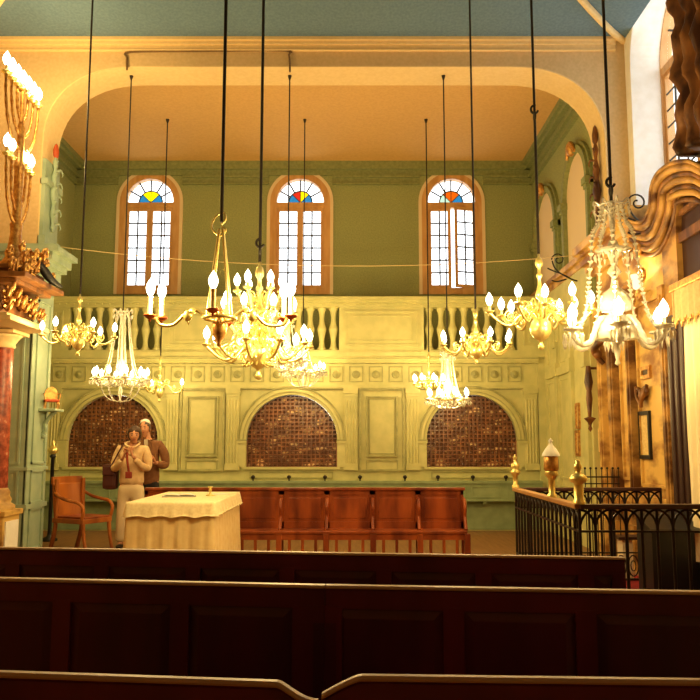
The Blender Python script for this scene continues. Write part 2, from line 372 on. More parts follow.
# bay side walls
struct('wall_bay_left', MB().box((BL - .3, YB, 0), (BL, YU + .3, ZC + .1)), M['olive'], 'olive side wall of the gallery bay behind the left pier', 'wall')
bw = MB().box((XR, YB, 0), (XR + .3, YU + .3, ZC + .1))
struct('wall_bay_right', bw, M['olive'], 'olive side wall of the gallery bay with blind arches', 'wall')
struct('ceiling_bay', MB().box((BL - .3, YB, ZC), (XR + .3, YU + .35, ZC + .15)), M['ochre'], 'ochre plaster ceiling of the gallery bay', 'ceiling')
cv = MB()
for z0, z1, p in ((ZC - .09, ZC, .20), (ZC - .15, ZC - .09, .14), (ZC - .25, ZC - .15, .05), (ZC - .30, ZC - .25, .09), (ZC - .40, ZC - .30, .03), (ZC - .43, ZC - .40, .06)):
    pj = p
    cv.box((XR - pj, YB, z0), (XR, YU, z1)); cv.box((BL, YB, z0), (BL + pj, YU, z1))
    cv.box((BL, YU - min(pj, .12), z0), (XR, YU, z1)) if z1 > ZC - .2 else None
    if z1 <= ZC - .2:
        e = [BL] + sum([[c - hw - .16, c + hw + .16] for c in WC], []) + [XR]
        for k in range(0, len(e), 2): cv.box((e[k], YU - min(pj, .07), z0), (e[k + 1], YU, z1))
struct('trim_4', cv, M['olive_tr'], 'stepped olive cornice below the ochre bay ceiling', 'cornice')
# blind arches in right bay wall
for nm, lb, (y0, y1) in (('blind_arch', 'cream blind arch nearer the great arch in gallery side wall', (10.78, 11.95)), ('blind_arch', 'cream blind arch in gallery side wall beside the window wall', (12.55, 13.95))):
    c, r = (y0 + y1) / 2, (y1 - y0) / 2; zs = 5.75 - r
    root = thing(nm, lb, 'arched recess', (0, 0, 0)); root['kind'] = 'structure'
    P = arch_pts(c, r, 3.2, zs)
    MB().prism(P, lambda a, b, d: (XR - .02 + d, a, b), .015).build('infill', M['reveal'], root)
    MB().band(P, arch_pts(c, r + .10, 3.2, zs), FX(XR), -.09, 0).band(arch_pts(c, r + .10, 3.2, zs), arch_pts(c, r + .15, 3.2, zs), FX(XR), -.05, 0).build('archivolt', M['olive_tr'], root)
    for yy in (c - r - .06, c + r + .06): MB().box((XR - .13, yy - .09, zs - .1), (XR, yy + .09, zs)).box((XR - .11, yy - .07, zs - .16), (XR, yy + .07, zs - .1)).build('capital', M['olive_tr'], root)
    kb = MB(); kb.ball((XR - .1, c, zs + r + .08), .1, 8, (.7, .8, 1.2)); kb.tube(cat([(XR - .1, c - .2, zs + r - .02), (XR - .12, c - .1, zs + r + .12), (XR - .12, c, zs + r + .16), (XR - .12, c + .1, zs + r + .12), (XR - .1, c + .2, zs + r - .02)]), .03, 6)
    kb.build('keystone', M['gilt'], root)
# ---------------- gallery floor and panelled wall below
NC = [-4.05, -1.02, 2.03]; NRD = .77; ZI = 1.50; ZNB = zat(467, YG)
GX0, GX1 = BL, 3.16
ZG = zat(358, YG)                  # gallery cornice
struct('floor_gallery', MB().box((GX0, YG + .05, ZG - .3), (XR, YU, ZG)), M['floor'], 'floor slab of the gallery hidden behind its balusters')
pw = MB(); e = [GX0]
for c in NC: e += [c - NRD, c + NRD]
e.append(GX1)
for i in range(0, len(e), 2): pw.box((e[i], YG, 0), (e[i + 1], YG + .16, ZG)) if e[i + 1] > e[i] else None
for c in NC:
    c0 = c
    pw.box((c - NRD, YG, 0), (c + NRD, YG + .16, ZNB))
    n = 24; ins = [(c - NRD * math.cos(PI * i / n), ZI + NRD * math.sin(PI * i / n)) for i in range(n + 1)]
    pw.band(ins, [(a, ZG) for a, b in ins], FY(YG), 0, .16)
wg = struct('wall_gallery', pw, M['panel'], 'pale green panelled wall below the gallery', 'wall')
# mouldings on the wall (children)
arc = MB()
for c in NC:
    arc.band(arch_pts(c, NRD, ZI, ZI), arch_pts(c, NRD + .05, ZI, ZI), FY(YG), -.035, 0)
    arc.band(arch_pts(c, NRD + .05, ZI, ZI), arch_pts(c, NRD + .10, ZI, ZI), FY(YG), -.055, 0)
    arc.band(arch_pts(c, NRD + .10, ZI, ZI), arch_pts(c, NRD + .13, ZI, ZI), FY(YG), -.03, 0)
    for s in (-1, 1):
        arc.box((c + s * (NRD - .01), YG - .07, ZI - .05), (c + s * (NRD + .15), YG, ZI + .01)); arc.box((c + s * NRD, YG - .045, ZNB), (c + s * (NRD + .12), YG, ZI - .05))
    arc.box((c - NRD - .05, YG - .05, ZNB - .04), (c + NRD + .05, YG, ZNB))
    arc.box((c - NRD - .12, YG - .02, ZI + NRD + .14), (c + NRD + .12, YG, ZI + NRD + .16))
arc.build('archivolts', M['panel'], wg)
fl_ = MB()
for c in NC:
    fl_.band(arch_pts(c, NRD + .126, ZI, ZI), arch_pts(c, NRD + .148, ZI, ZI), FY(YG), -.07, 0)
    fl_.band(arch_pts(c, NRD + .044, ZI, ZI), arch_pts(c, NRD + .056, ZI, ZI), FY(YG), -.062, 0)
    for s in (-1, 1): fl_.box((c + s * (NRD - .012), YG - .075, ZI - .012), (c + s * (NRD + .155), YG, ZI + .012))
    fl_.lathe([(.001, 0)], (0, 0, 0), 3) if False else None
fl_.box((GX0, YG - .155, ZG - .03), (GX1, YG, ZG - .012)).box((GX0, YG - .065, zat(385, YG) - .075), (GX1, YG, zat(385, YG) - .06))
fl_.build('moulding_shade_lines', M['panel_dk'], wg)  # thin dark bands paint in the shade along the moulding edges
pl = MB(); pil_x = []
for c in NC: pil_x += [c - 1.0, c + 1.0]
pil_x = [p for p in pil_x if GX0 + .1 < p < GX1 - .05]
zb0, zb1 = 1.0, zat(388, YG)
for p in pil_x:
    pl.box((p - .11, YG - .05, zb0), (p + .11, YG, zb1 - .02))
    for k in range(4): pl.tube([(p - .075 + .05 * k, YG - .05, zb0 + .12), (p - .075 + .05 * k, YG - .05, zb1 - .2)], .017, 6)
    pl.box((p - .125, YG - .075, zb1 - .1), (p + .125, YG, zb1)); pl.box((p - .12, YG - .065, zb1 - .15), (p + .12, YG, zb1 - .12)); pl.box((p - .12, YG - .07, zb0), (p + .12, YG, zb0 + .1))
pl.build('pilasters', M['panel'], wg)
pn = MB()
def frame(mb, x0, x1, z0, z1, Y, w=.025, p=.02):
    mb.box((x0, Y - p, z0), (x1, Y, z0 + w)); mb.box((x0, Y - p, z1 - w), (x1, Y, z1)); mb.box((x0, Y - p, z0 + w), (x0 + w, Y, z1 - w)); mb.box((x1 - w, Y - p, z0 + w), (x1, Y, z1 - w))
for c in [(NC[0] + NC[1]) / 2, (NC[1] + NC[2]) / 2]:
    frame(pn, c - .38, c + .38, .98, zb1 - .02, YG, .03, .045)
    frame(pn, c - .27, c + .27, 1.22, zb1 - .14, YG, .028, .05); frame(pn, c - .22, c + .22, 1.27, zb1 - .19, YG, .012, .015)
    frame(pn, c - .27, c + .27, 1.0, 1.17, YG, .02, .02)
for c in NC: frame(pn, c - .7, c + .7, .86, ZNB - .07, YG, .02, .02)
pn.build('panel_frames', M['panel_dk'], wg)
# dado ledge and knobs
dd = MB()
ZD = zat(484, YG - .35)
ld = MB().box((GX0, YG - .22, ZD), (GX1, YG, ZD + .04)).box((GX0, YG - .19, ZD - .27), (GX1, YG - .15, ZD)).box((GX0, YG - .21, ZD - .29), (GX1, YG - .14, ZD - .26))
for k in range(14): frame(ld, GX0 + .1 + .59 * k, GX0 + .6 + .59 * k, ZD - .23, ZD - .04, YG - .19, .02, .012)
for x in [GX0 + .4 + 1.0 * k for k in range(9)]: ld.box((x - .03, YG - .17, .45), (x + .03, YG, ZD - .26))
ld.build('dado_ledge', M['dado'], wg)
MB().box((GX0, YG - .015, .02), (GX1, YG, ZD - .02)).build('lower_dado', M['dado'], wg)
# frieze with rosettes, cornice
fz = MB(); z0f, z1f = zat(385, YG), zat(364, YG)
fz.box((GX0, YG - .06, z0f - .05), (GX1, YG, z0f)); fz.box((GX0, YG - .04, z0f - .075), (GX1, YG, z0f - .05))
fz.box((GX0, YG - .09, z1f), (GX1, YG, z1f + .04)); fz.box((GX0, YG - .15, z1f + .04), (GX1, YG, ZG)); fz.box((GX0, YG - .12, z1f + .02), (GX1, YG, z1f + .06))
for k in range(70): fz.box((GX0 + .03 + k * .12, YG - .115, z1f + .0), (GX0 + .09 + k * .12, YG, z1f + .03))
fz.build('cornice', M['panel'], wg)
ro = MB(); step = .338; k = 0
x = GX0 + .2
while x < GX1 - .15:
    frame(ro, x - .12, x + .12, z0f + .05, z1f - .04, YG, .018, .02)
    n0 = len(ro.v); ro.lathe([(.001, -.03), (.03, -.03), (.04, -.01), (.062, -.022), (.07, 0)], (0, 0, 0), 12)
    for i in range(n0, len(ro.v)):
        a = ro.v[i]; ro.v[i] = (x + a[0], YG - .004 + a[2], (z0f + z1f) / 2 + a[1])
    x += step
ro.build('rosettes', M['panel_dk'], wg)
# lattice panels
lat_labels = ['arched brown lattice panel behind the standing couple', 'middle arched brown lattice panel above the red bench', 'arched brown lattice panel next to the iron railing side']
for i, c in enumerate(NC):
    root = thing('lattice_panel', lat_labels[i], 'lattice panel', (c, YG + .09, ZNB))
    poly = [(a, b - ZNB) for a, b in arch_pts(0, NRD - .003, ZNB, ZI, 24)]
    MB().prism(poly, lambda a, b, d: (a, d + .03, b), .03).build('backboard', M['latback'], root)
    mb = MB(); r = NRD - .01; n = 21; st = 2 * r / n
    for k in range(n + 1):
        x = -r + st * k; zt = (ZI - ZNB) + math.sqrt(max(0.0, r * r - x * x)); mb.box((x - .011, -.005, 0), (x + .011, .012, max(zt, .02)))
    zz = 0.0; zs = ZI - ZNB
    while zz < zs + r - .02:
        hwid = r if zz < zs else math.sqrt(max(0, r * r - (zz - zs) ** 2)); mb.box((-hwid, -.008, zz - .011), (hwid, .010, zz + .011)); zz += st * .95
    mb.build('lattice', M['lattice'], root)
    mb = MB(); zz = st * .47
    rnd = random.Random(i)
    while zz < zs + r - .05:
        for k in range(n):
            x = -r + st * (k + .5)
            if zz > zs and x * x + (zz - zs) ** 2 > (r - .05) ** 2: continue
            tx, tz = rnd.uniform(-.5, .5), rnd.uniform(-.5, .5)
            n0 = len(mb.v); mb.lathe([(.001, -.026), (.016, -.02), (.032, -.0)], (0, 0, 0), 5)
            for q in range(n0, len(mb.v)):
                a = mb.v[q]; mb.v[q] = (x + a[0], .022 + a[2] + a[0] * tx + a[1] * tz, zz + a[1])
        zz += st * .95
    mb.build('carved_bosses', M['boss'], root)
# side wall, green lower panelling (under the gallery, right)
sw = MB().box((GX1 + .0, YG + .15, 0), (XR, YG - 0.0, ZG))
sd = MB().box((XR - .10, 10.75, 0), (XR + .001, YG + .1, 4.02))
ws = struct('wall_side_panelling', sd, M['panel'], 'pale green panelling on the side wall beside the marble painting', 'wall panelling')
sp = MB()
def sframe(mb, y0, y1, z0, z1, X, w=.03, p=.02):
    mb.box((X - p, y0, z0), (X, y1, z0 + w)); mb.box((X - p, y0, z1 - w), (X, y1, z1)); mb.box((X - p, y0, z0 + w), (X, y0 + w, z1 - w)); mb.box((X - p, y1 - w, z0 + w), (X, y1, z1 - w))
X1 = XR - .10
for y0, y1 in ((12.55, 13.1), (11.75, 12.4)):
    sframe(sp, y0, y1, .9, 2.45, X1); sp.box((X1 - .06, y0 - .02, 2.5), (X1, y1 + .02, 2.62)); sframe(sp, y0, y1, .15, .8, X1)
    sframe(sp, y0 + .05, y1 - .05, 2.7, 3.5, X1)
for y in (12.47, 11.65, 10.9):
    sp.box((X1 - .05, y - .07, 0), (X1, y + .07, 3.0)); sp.box((X1 - .08, y - .1, 2.5), (X1, y + .1, 2.7)); sp.box((X1 - .08, y - .1, 2.95), (X1, y + .1, 3.05))
sp.build('side_mouldings', M['panel'], ws)
MB().box((GX1, YG - .06, 0), (XR - .09, YG + .2, ZG)).build('corner_post', M['panel'], ws)
# ---------------- balustrade on the gallery
ZR0, ZR1 = zat(303, YG - .1), zat(294, YG - .1)
gb = thing('gallery_balustrade', 'pale yellow-green gallery balustrade below the arched windows', 'balustrade', (0, YG - .02, ZG))
H = ZR0 - ZG
rl = MB().box((GX0, -.16, H + .04), (XR - .0, .22, H + .10)).box((GX0, -.12, H + .0), (XR, .18, H + .04)).box((GX0, -.07, H - .07), (XR, .13, H))
for k in range(70): rl.box((GX0 + .02 + k * .122, -.10, H - .025), (GX0 + .07 + k * .122, .05, H + .0))
rl.build('handrail', M['panel'], gb)
MB().box((GX0, -.09, 0), (XR, .15, .10)).box((GX0, -.06, .1), (XR, .12, .13)).build('plinth', M['panel'], gb)
zz0, zz1 = .13, H - .07
prev = GX0
BW = .80
ends = []
for c in NC: ends += [(prev, c - BW)]; prev = c + BW
ends.append((prev, XR))
for a, b in ends:
    if b - a < .1: continue
    mb = MB().box((a, -.05, zz0), (b, .10, zz1)); frame(mb, a + .1, b - .1, zz0 + .07, zz1 - .06, -.05, .03, .02); frame(mb, a + .2, b - .2, zz0 + .15, zz1 - .14, -.05, .02, .015)
    mb.build('pedestal', M['panel'], gb)
hb = zz1 - zz0
bprof = [(.075, 0), (.075, .05), (.055, .07), (.050, .10), (.042, .20), (.046, .28), (.062, .38), (.074, .45), (.078, .49), (.078, .51), (.070, .54), (.050, .62), (.042, .72), (.044, .80), (.056, .90), (.060, .93), (.075, .95), (.075, 1.0)]
bm_ = MB().lathe([(r, z * hb) for r, z in bprof], (0, 0, 0), 12).mesh('baluster', M['panel'])
for c in NC:
    for k in range(8):
        link('baluster', bm_, gb, (c - BW + .1 + k * (2 * BW - .2) / 7, .03, zz0))
# ---------------- pier (green panelling on left jamb), cornices on jambs
pr = struct('wall_pier', MB().box((XL - .42, YA - .06, 0), (XL + .02, YA, 3.55)).box((XL, YA - .06, 0), (XL + .035, YB + .02, 3.55)), M['pier'], 'grey-green panelled pier carrying the great arch beside the red column', 'pier')
pm = MB()
for z0, z1 in ((.1, .62), (.68, 1.1), (1.18, 3.3)):
    X = XL + .035
    for (a, b, c, d) in ((YA + .05, YB - .08, z0, z0 + .025), (YA + .05, YB - .08, z1 - .025, z1)): pm.box((X, a, c), (X + .02, b, d))
    for y in (YA + .05, YB - .105): pm.box((X, y, z0), (X + .02, y + .025, z1))
    frame(pm, XL - .35, XL - .06, z0, z1, YA - .06, .03, .02)
pm.box((XL - .45, YA - .09, .62), (XL + .06, YB + .05, .68)); pm.box((XL - .45, YA - .09, 1.1), (XL + .055, YB + .04, 1.14))
pm.build('pier_mouldings', M['pier'], pr)
cj = MB()
for z0, z1, p in ((3.55, 3.62, .06), (3.62, 3.74, .12), (3.74, 3.80, .2), (3.80, 3.90, .26), (3.90, 3.97, .34), (3.97, 4.0, .30)):
    cj.box((XL - .5, YA - p * .5, z0), (XL + p, YB + .02, z1))
cj.build('jamb_cornice', M['pier'], pr)
cj2 = MB().box((XL, YA + .02, 4.0), (XL + .06, YB - .03, 5.2)).box((XL, YA, 4.0), (XL + .1, YB, 4.15)).box((XL, YA, 4.85), (XL + .1, YB, 4.93))
cj2.build('jamb_pilaster', M['pier'], pr)
# ================================================================ RIGHT WALL: painted marble and ark
YM0, YM1 = 3.2, 10.75
mw = struct('wall_marble', MB().box((XR - .02, YM0, 0), (NR + .05, YM1, 4.0)), M['marble2'], 'ochre and brown marble-painted wall beyond the iron railing', 'wall')
mm = MB(); Xm = XR - .02
for z0, z1, p in ((3.72, 3.8, .06), (3.8, 3.88, .1), (3.88, 3.98, .17), (3.98, 4.03, .22), (4.03, 4.14, .27), (4.14, 4.18, .2)):
    mm.box((Xm - p, 8.85, z0), (NR + .02, YM1 + .05, z1)); 
mm.box((Xm - .05, 8.85, 3.3), (Xm, YM1, 3.38))
mm.build('entablature', M['marble2'], mw)
m3 = MB()
for z0, z1, p in ((3.86, 3.93, .05), (3.93, 4.02, .12), (4.02, 4.1, .17)): m3.box((XR - p, YM1 + .05, z0), (XR, YG + .6, z1))
m3.build('entablature_far', M['marble2'], mw)
# pilasters on marble wall
for y, wd, mk in ((10.35, .08, 'marble2'), (9.93, .10, 'marble'), (9.28, .06, 'marble'), (8.22, .07, 'marble')):
    p = MB().box((Xm - .1, y - wd, .5), (Xm, y + wd, 3.1)).box((Xm - .14, y - wd - .05, 0), (Xm, y + wd + .05, .5))
    if y > 9: p.box((Xm - .13, y - wd - .04, 3.1), (Xm, y + wd + .04, 3.2)).box((Xm - .16, y - wd - .07, 3.2), (Xm, y + wd + .07, 3.3))
    p.box((Xm - .115, y - wd + .04, .6), (Xm - .1, y + wd - .04, 3.0)); p.build('marble_pilaster', M[mk], mw)
mp_ = MB(); sframe(mp_, 9.4, 9.78, 1.0, 2.9, Xm, .03, .03); sframe(mp_, 8.36, 9.18, .95, 3.05, Xm, .035, .03); mp_.box((Xm - .05, YM0, .75), (Xm, YM1, .85)); mp_.box((Xm - .08, YM0, 0), (Xm, YM1, .25))
mp_.build('wall_mouldings', M['marble2'], mw)
# ================================================================ LAMPS
_cache = {}
def cm(key, fn):
    if key not in _cache: _cache[key] = fn()
    return _cache[key]
def bulb_me(s):   # candle-shaped bulb, height ~ 0.11*s
    s *= 1.28
    return cm(('bulb', round(s, 3)), lambda: MB().lathe([(.001, 0), (.014 * s, .004 * s), (.024 * s, .024 * s), (.028 * s, .044 * s), (.024 * s, .066 * s), (.013 * s, .086 * s), (.005 * s, .098 * s), (.001, .106 * s)], (0, 0, 0), 10).mesh('bulb', M['bulb']))
def sleeve_me(h, r=.014):
    return cm(('slv', round(h, 3), r), lambda: MB().lathe([(r * 1.25, 0), (r * 1.25, .012), (r, .018), (r, h - .01), (r * 1.15, h - .004), (r * .9, h)], (0, 0, 0), 10).mesh('candle_sleeve', M['candle']))
def pan_me(r, mk='brass'):
    return cm(('pan', round(r, 3), mk), lambda: MB().lathe([(.001, -r * .9), (r * .22, -r * .8), (r * .16, -r * .55), (r * .5, -r * .35), (r * .9, -r * .05), (r, .0), (r * .93, .012), (r * .4, -.004), (r * .35, r * .25), (.001, r * .25)], (0, 0, 0), 14).mesh('drip_pan', M[mk]))
def arm_pts(R, dz, r0=.04):
    return cat([(r0, 0, 0), (R * .22, 0, R * .16), (R * .42, 0, R * .10), (R * .58, 0, -R * .14 + dz * .3), (R * .76, 0, -R * .20 + dz * .8), (R * .93, 0, -R * .1 + dz), (R, 0, dz - .01)], 6)
def brass_arm_me(R, dz, th=.013, mk='brass', scroll=True):
    def f():
        mb = MB().tube(arm_pts(R, dz), th, 8)
        if scroll:
            c = (R * .30, R * .30); mb.tube([(c[0] + R * .16 * (1 - i / 22) * math.cos(i * .55 + 3.6), 0, c[1] + R * .16 * (1 - i / 22) * math.sin(i * .55 + 3.6)) for i in range(19)], th * .62, 6)
            c = (R * .60, R * .02 + dz * .4); mb.tube([(c[0] + R * .12 * (1 - i / 20) * math.cos(-i * .6 + 1.6), 0, c[1] + R * .12 * (1 - i / 20) * math.sin(-i * .6 + 1.6)) for i in range(16)], th * .55, 6)
        return mb.mesh('arm', M[mk])
    return cm(('arm', R, dz, th, mk, scroll), f)
def add_lamp(root, z, watts, r=.06, off=((0, 0),)):
    for i, (x, y) in enumerate(off):
        l = bpy.data.lights.new('chandelier_light', 'POINT'); l.energy = watts * LAMP / len(off); l.color = WARM; l.shadow_soft_size = r
        o = bpy.data.objects.new('chandelier_light', l); COL.objects.link(o); o.parent = root; o.location = (x, y, z)
def rod_part(root, z0, z1, r, hook=None):
    mb = MB().tube([(0, 0, z0), (0, 0, z1)], r, 8)
    mb.build('suspension_rod', M['rod'], root)
    if hook is not None:
        mb = MB().tube([(.035 * math.cos(t * .4 + 1.2), 0, hook + .04 * math.sin(t * .4 + 1.2)) for t in range(13)], r * .9, 6)
        mb.tube([(0, .03 * math.cos(t * .52), hook - .07 + .04 * math.sin(t * .52)) for t in range(12)], r * .8, 6, closed=True); mb.build('hook', M['rod'], root)
    MB().lathe([(r, -.07), (r * 1.6, -.05), (r * 2.6, -.02), (r * 3, 0)], (0, 0, z1), 12).build('ceiling_rose', M['rod'], root)
def stem_prof(H, R):
    """Dutch baluster stem of height H, max radius R, measured from the bottom"""
    return [(max(.001, r * R), z * H) for r, z in [(.01, 0), (.22, .01), (.30, .035), (.18, .06), (.12, .08), (.35, .10), (.70, .13), (.95, .18), (1.0, .225), (.90, .275), (.60, .32), (.28, .35), (.22, .37), (.42, .39), (.55, .42), (.42, .46), (.2, .49),
            (.16, .52), (.38, .545), (.44, .575), (.30, .62), (.18, .67), (.15, .74), (.28, .76), (.30, .78), (.16, .80), (.16, .85), (.34, .88), (.38, .91), (.28, .95), (.1, .97), (.1, 1.0), (.01, 1.0)]]
def ceiling_z(x, y): return vh(x, y) - .01 if y < YA else None
def brass_chandelier(label, cx, top, bot, Y, tiers, top_z=None, watts=60, body=.10, bulb_s=1.0, th=.013, pan='brass', light_z=None, hook=None, group=None, rodr=.011, sleeve=.06, name='brass_chandelier'):
    pt, pb = at(cx, top, Y), at(cx, bot, Y); H = pt.z - pb.z; x = at(cx, (top + bot) / 2, Y).x
    root = thing(name, label, 'chandelier', (x, Y, pb.z), 0, group)
    MB().lathe(stem_prof(H, body), (0, 0, 0), 18).build('stem', M['brass'], root)
    tz = (top_z if top_z else ceiling_z(x, Y)) - pb.z
    rod_part(root, H, tz, rodr, hook)
    zs = []
    for (py, R, n, ph, zf) in tiers:       # py: photo row of the bulbs' centre; zf: height of the arm root on the stem
        zb = zat(py, Y) - pb.z - .055 * bulb_s - sleeve; dz = zb - zf * H; zs.append(zb)
        me = brass_arm_me(round(R, 3), round(dz, 3), th)
        for k in range(n):
            a = ph + 2 * PI * k / n
            arm = link('arm', me, root, (0, 0, zf * H), a)
            link('drip_pan', pan_me(.045 * bulb_s, pan), arm, (R, 0, dz)); link('candle_sleeve', sleeve_me(sleeve), arm, (R, 0, dz)); link('bulb', bulb_me(bulb_s), arm, (R, 0, dz + sleeve))
    R = tiers[0][1]
    add_lamp(root, (light_z if light_z is not None else zs[0] + .12), watts, .05, ((R * .7, -R * .7), (-R * .7, -R * .7), (0, R)))
    return root
def drops(mb, path, r, step):
    """beads along a path"""
    P = [Vector(p) for p in path]; acc = 0
    for i in range(len(P) - 1):
        L = (P[i + 1] - P[i]).length; k = max(1, int(L / step))
        for j in range(k): mb.gem(P[i].lerp(P[i + 1], j / k), r, r * 1.3)
    return mb
def crystal_chandelier(label, cx, crown_py, bulb_py, bot_py, Y, R, n, top_z=None, watts=50, bulb_s=.9, strands=8, basket=True, hook=None, mk='crystal', group=None, big=False, rodr=.009):
    zc, zb, z0 = zat(crown_py, Y), zat(bulb_py, Y), zat(bot_py, Y); x = at(cx, bulb_py, Y).x
    root = thing('crystal_chandelier', label, 'chandelier', (x, Y, z0), 0, group)
    zc -= z0; zb -= z0; zring = zb - .13
    MB().lathe([(.001, .0), (.025, .02), (.012, .05), (.03, zring * .5), (.014, zring * .8), (.045, zring), (.02, zring + .06), (.05, zring + .16), (.055, zring + .22), (.02, zring + .30), (.014, zc * .8), (.03, zc - .06), (.012, zc), (.001, zc)], (0, 0, 0), 14).build('stem', M[mk], root)
    rod_part(root, zc, (top_z if top_z else ceiling_z(x, Y)) - z0, rodr, hook)
    # crown: ring of flared leaves
    cr = MB().tube([(R * .24 * math.cos(t * PI / 10), R * .24 * math.sin(t * PI / 10), zc) for t in range(20)], .010, 6, closed=True)
    for k in range(8):
        a = PI * k / 4; cr.tube(cat([(0, 0, zc - .1), (R * .12 * math.cos(a), R * .12 * math.sin(a), zc - .04), (R * .24 * math.cos(a), R * .24 * math.sin(a), zc), (R * .36 * math.cos(a), R * .36 * math.sin(a), zc + .03), (R * .38 * math.cos(a), R * .38 * math.sin(a), zc - .01)]), .007, 5)
        cr.gem((R * .37 * math.cos(a), R * .37 * math.sin(a), zc - .05), .014, .05)
    cr.build('crown', M[mk], root)
    for k in range(strands):
        a = 2 * PI * (k + .5) / strands; c, s = math.cos(a), math.sin(a)
        p = cat([(R * .2 * c, R * .2 * s, zc), (R * .30 * c, R * .30 * s, zc - .16), (R * .42 * c, R * .42 * s, zc - .26), (R * .50 * c, R * .50 * s, zc * .5 + zring * .5), (R * .62 * c, R * .62 * s, zring + .18), (R * .86 * c, R * .86 * s, zring + .0)], 5) if big else cat([(R * .24 * c, R * .24 * s, zc), (R * .34 * c, R * .34 * s, zc * .62 + zring * .38), (R * .52 * c, R * .52 * s, zring + (zc - zring) * .22), (R * .80 * c, R * .80 * s, zring)], 5)
        mb = MB().tube(p, .006 if not big else .010, 5); drops(mb, p, .011 if not big else .027, .03 if not big else .038); mb.build('bead_strand', M[mk], root)
    if not big: MB().tube([(R * .8 * math.cos(t * PI / 16), R * .8 * math.sin(t * PI / 16), zring) for t in range(32)], .013, 6, closed=True).tube([(R * .8 * math.cos(t * PI / 16), R * .8 * math.sin(t * PI / 16), zring + .03) for t in range(32)], .006, 6, closed=True).build('ring', M['brass' if not big else mk], root)
    if basket:
        for k in range(10):
            a = 2 * PI * k / 10; c, s = math.cos(a), math.sin(a)
            p = cat([(R * .8 * c, R * .8 * s, zring), (R * .66 * c, R * .66 * s, zring * .45), (R * .35 * c, R * .35 * s, zring * .12), (0, 0, .02)], 4)
            mb = MB().tube(p, .005, 4); drops(mb, p, .010, .028); mb.build('basket_strand', M[mk], root)
        sw_ = MB()
        for k in range(12):
            a0, a1 = 2 * PI * k / 12, 2 * PI * (k + 1) / 12
            p = [(R * .82 * math.cos(a0 + (a1 - a0) * t / 8), R * .82 * math.sin(a0 + (a1 - a0) * t / 8), zring - .07 * math.sin(PI * t / 8)) for t in range(9)]
            drops(sw_, p, .010, .025)
        sw_.build('bead_swags', M[mk], root)
    def armf():
        if big: return MB().tube(cat([(R * .1, 0, .06), (R * .28, 0, .13), (R * .45, 0, .06), (R * .60, 0, -.07), (R * .80, 0, -.10), (R * .96, 0, -.05), (R, 0, .02)], 5), .024, 8, rf=lambda t: 1 + .12 * math.sin(t * 60)).mesh('arm', M[mk])
        return MB().tube(cat([(R * .1, 0, -.02), (R * .35, 0, .05), (R * .6, 0, -.04), (R * .85, 0, -.05), (R, 0, .02)], 5), .010 if not big else .017, 8).mesh('arm', M[mk])
    am = cm(('carm', R, mk), armf)
    def prf():
        mb = MB()
        m = 10 if big else 8; rr = .055 if not big else .075; L = .045 if not big else .075
        for q in range(m): mb.gem((rr * math.cos(2 * PI * q / m), rr * math.sin(2 * PI * q / m), -.035 if not big else -.05), .009 if not big else .015, L)
        mb.tube([(rr * math.cos(2 * PI * q / 16), rr * math.sin(2 * PI * q / 16), -.0) for q in range(16)], .005, 4, closed=True)
        return mb.mesh('crystal_drops', M[mk])
    pm_ = cm(('drops', big, mk), prf)
    cup = cm(('ccup', big, mk), lambda: MB().lathe([(.01, -.03), (.02, -.02), (.055 if not big else .075, .0), (.06 if not big else .08, .012), (.02, .004), (.02, .02)], (0, 0, 0), 12).mesh('glass_cup', M[mk]))
    for k in range(n):
        a = 2 * PI * (k + .25) / n
        arm = link('arm', am, root, (0, 0, zring), a); zz = .02
        link('glass_cup', cup, arm, (R, 0, zz)); link('crystal_drops', pm_, arm, (R, 0, zz)); link('candle_sleeve', sleeve_me(.05 if not big else .07, .012), arm, (R, 0, zz)); link('bulb', bulb_me(bulb_s), arm, (R, 0, zz + (.05 if not big else .07)))
    add_lamp(root, zb + .02, watts, .05, ((R * .75, -R * .75), (-R * .75, -R * .75), (0, R * 1.1)))
    return root
# --- nave, hung from the vault
brass_chandelier('small brass chandelier hanging beside the left pier above the chair', 79, 294, 356, 9.0, [(327, .40, 6, .2, .28)], watts=30, body=.075, bulb_s=.85, rodr=.012)
central = brass_chandelier('largest brass chandelier, crowded with three tiers of lit bulbs, in the centre', 259, 262, 380, 7.0,
    [(335, .46, 10, .2, .20), (306, .33, 8, .5, .36), (281, .20, 6, .1, .52)], watts=105, body=.11, bulb_s=.88, rodr=.014, hook=1.25, sleeve=.05)
# filigree cage round the central stem
fc = MB()
for k in range(12):
    a = 2 * PI * k / 12
    for (z, rr) in ((.36, .17), (.55, .15), (.74, .11), (.18, .13)):
        fc.tube([((rr + rr * .42 * math.cos(t * .5)) * math.cos(a), (rr + rr * .42 * math.cos(t * .5)) * math.sin(a), z + rr * .42 * math.sin(t * .5)) for t in range(11)], .007, 5)
fc.build('scrollwork', M['brass'], central)
brass_chandelier('plain brass chandelier with slim arms in front of the right end of the balusters', 476, 309, 364, 9.0, [(337, .40, 8, .25, .28)], watts=30, body=.075, bulb_s=.85, rodr=.012)
brass_chandelier('brass chandelier with paired candles between the ajar window and the large crystal chandelier', 540, 254, 350, 7.3, [(299, .47, 6, -.12, .30), (300, .40, 3, .4, .34)], watts=60, body=.10, bulb_s=.95, rodr=.013, hook=2.35)
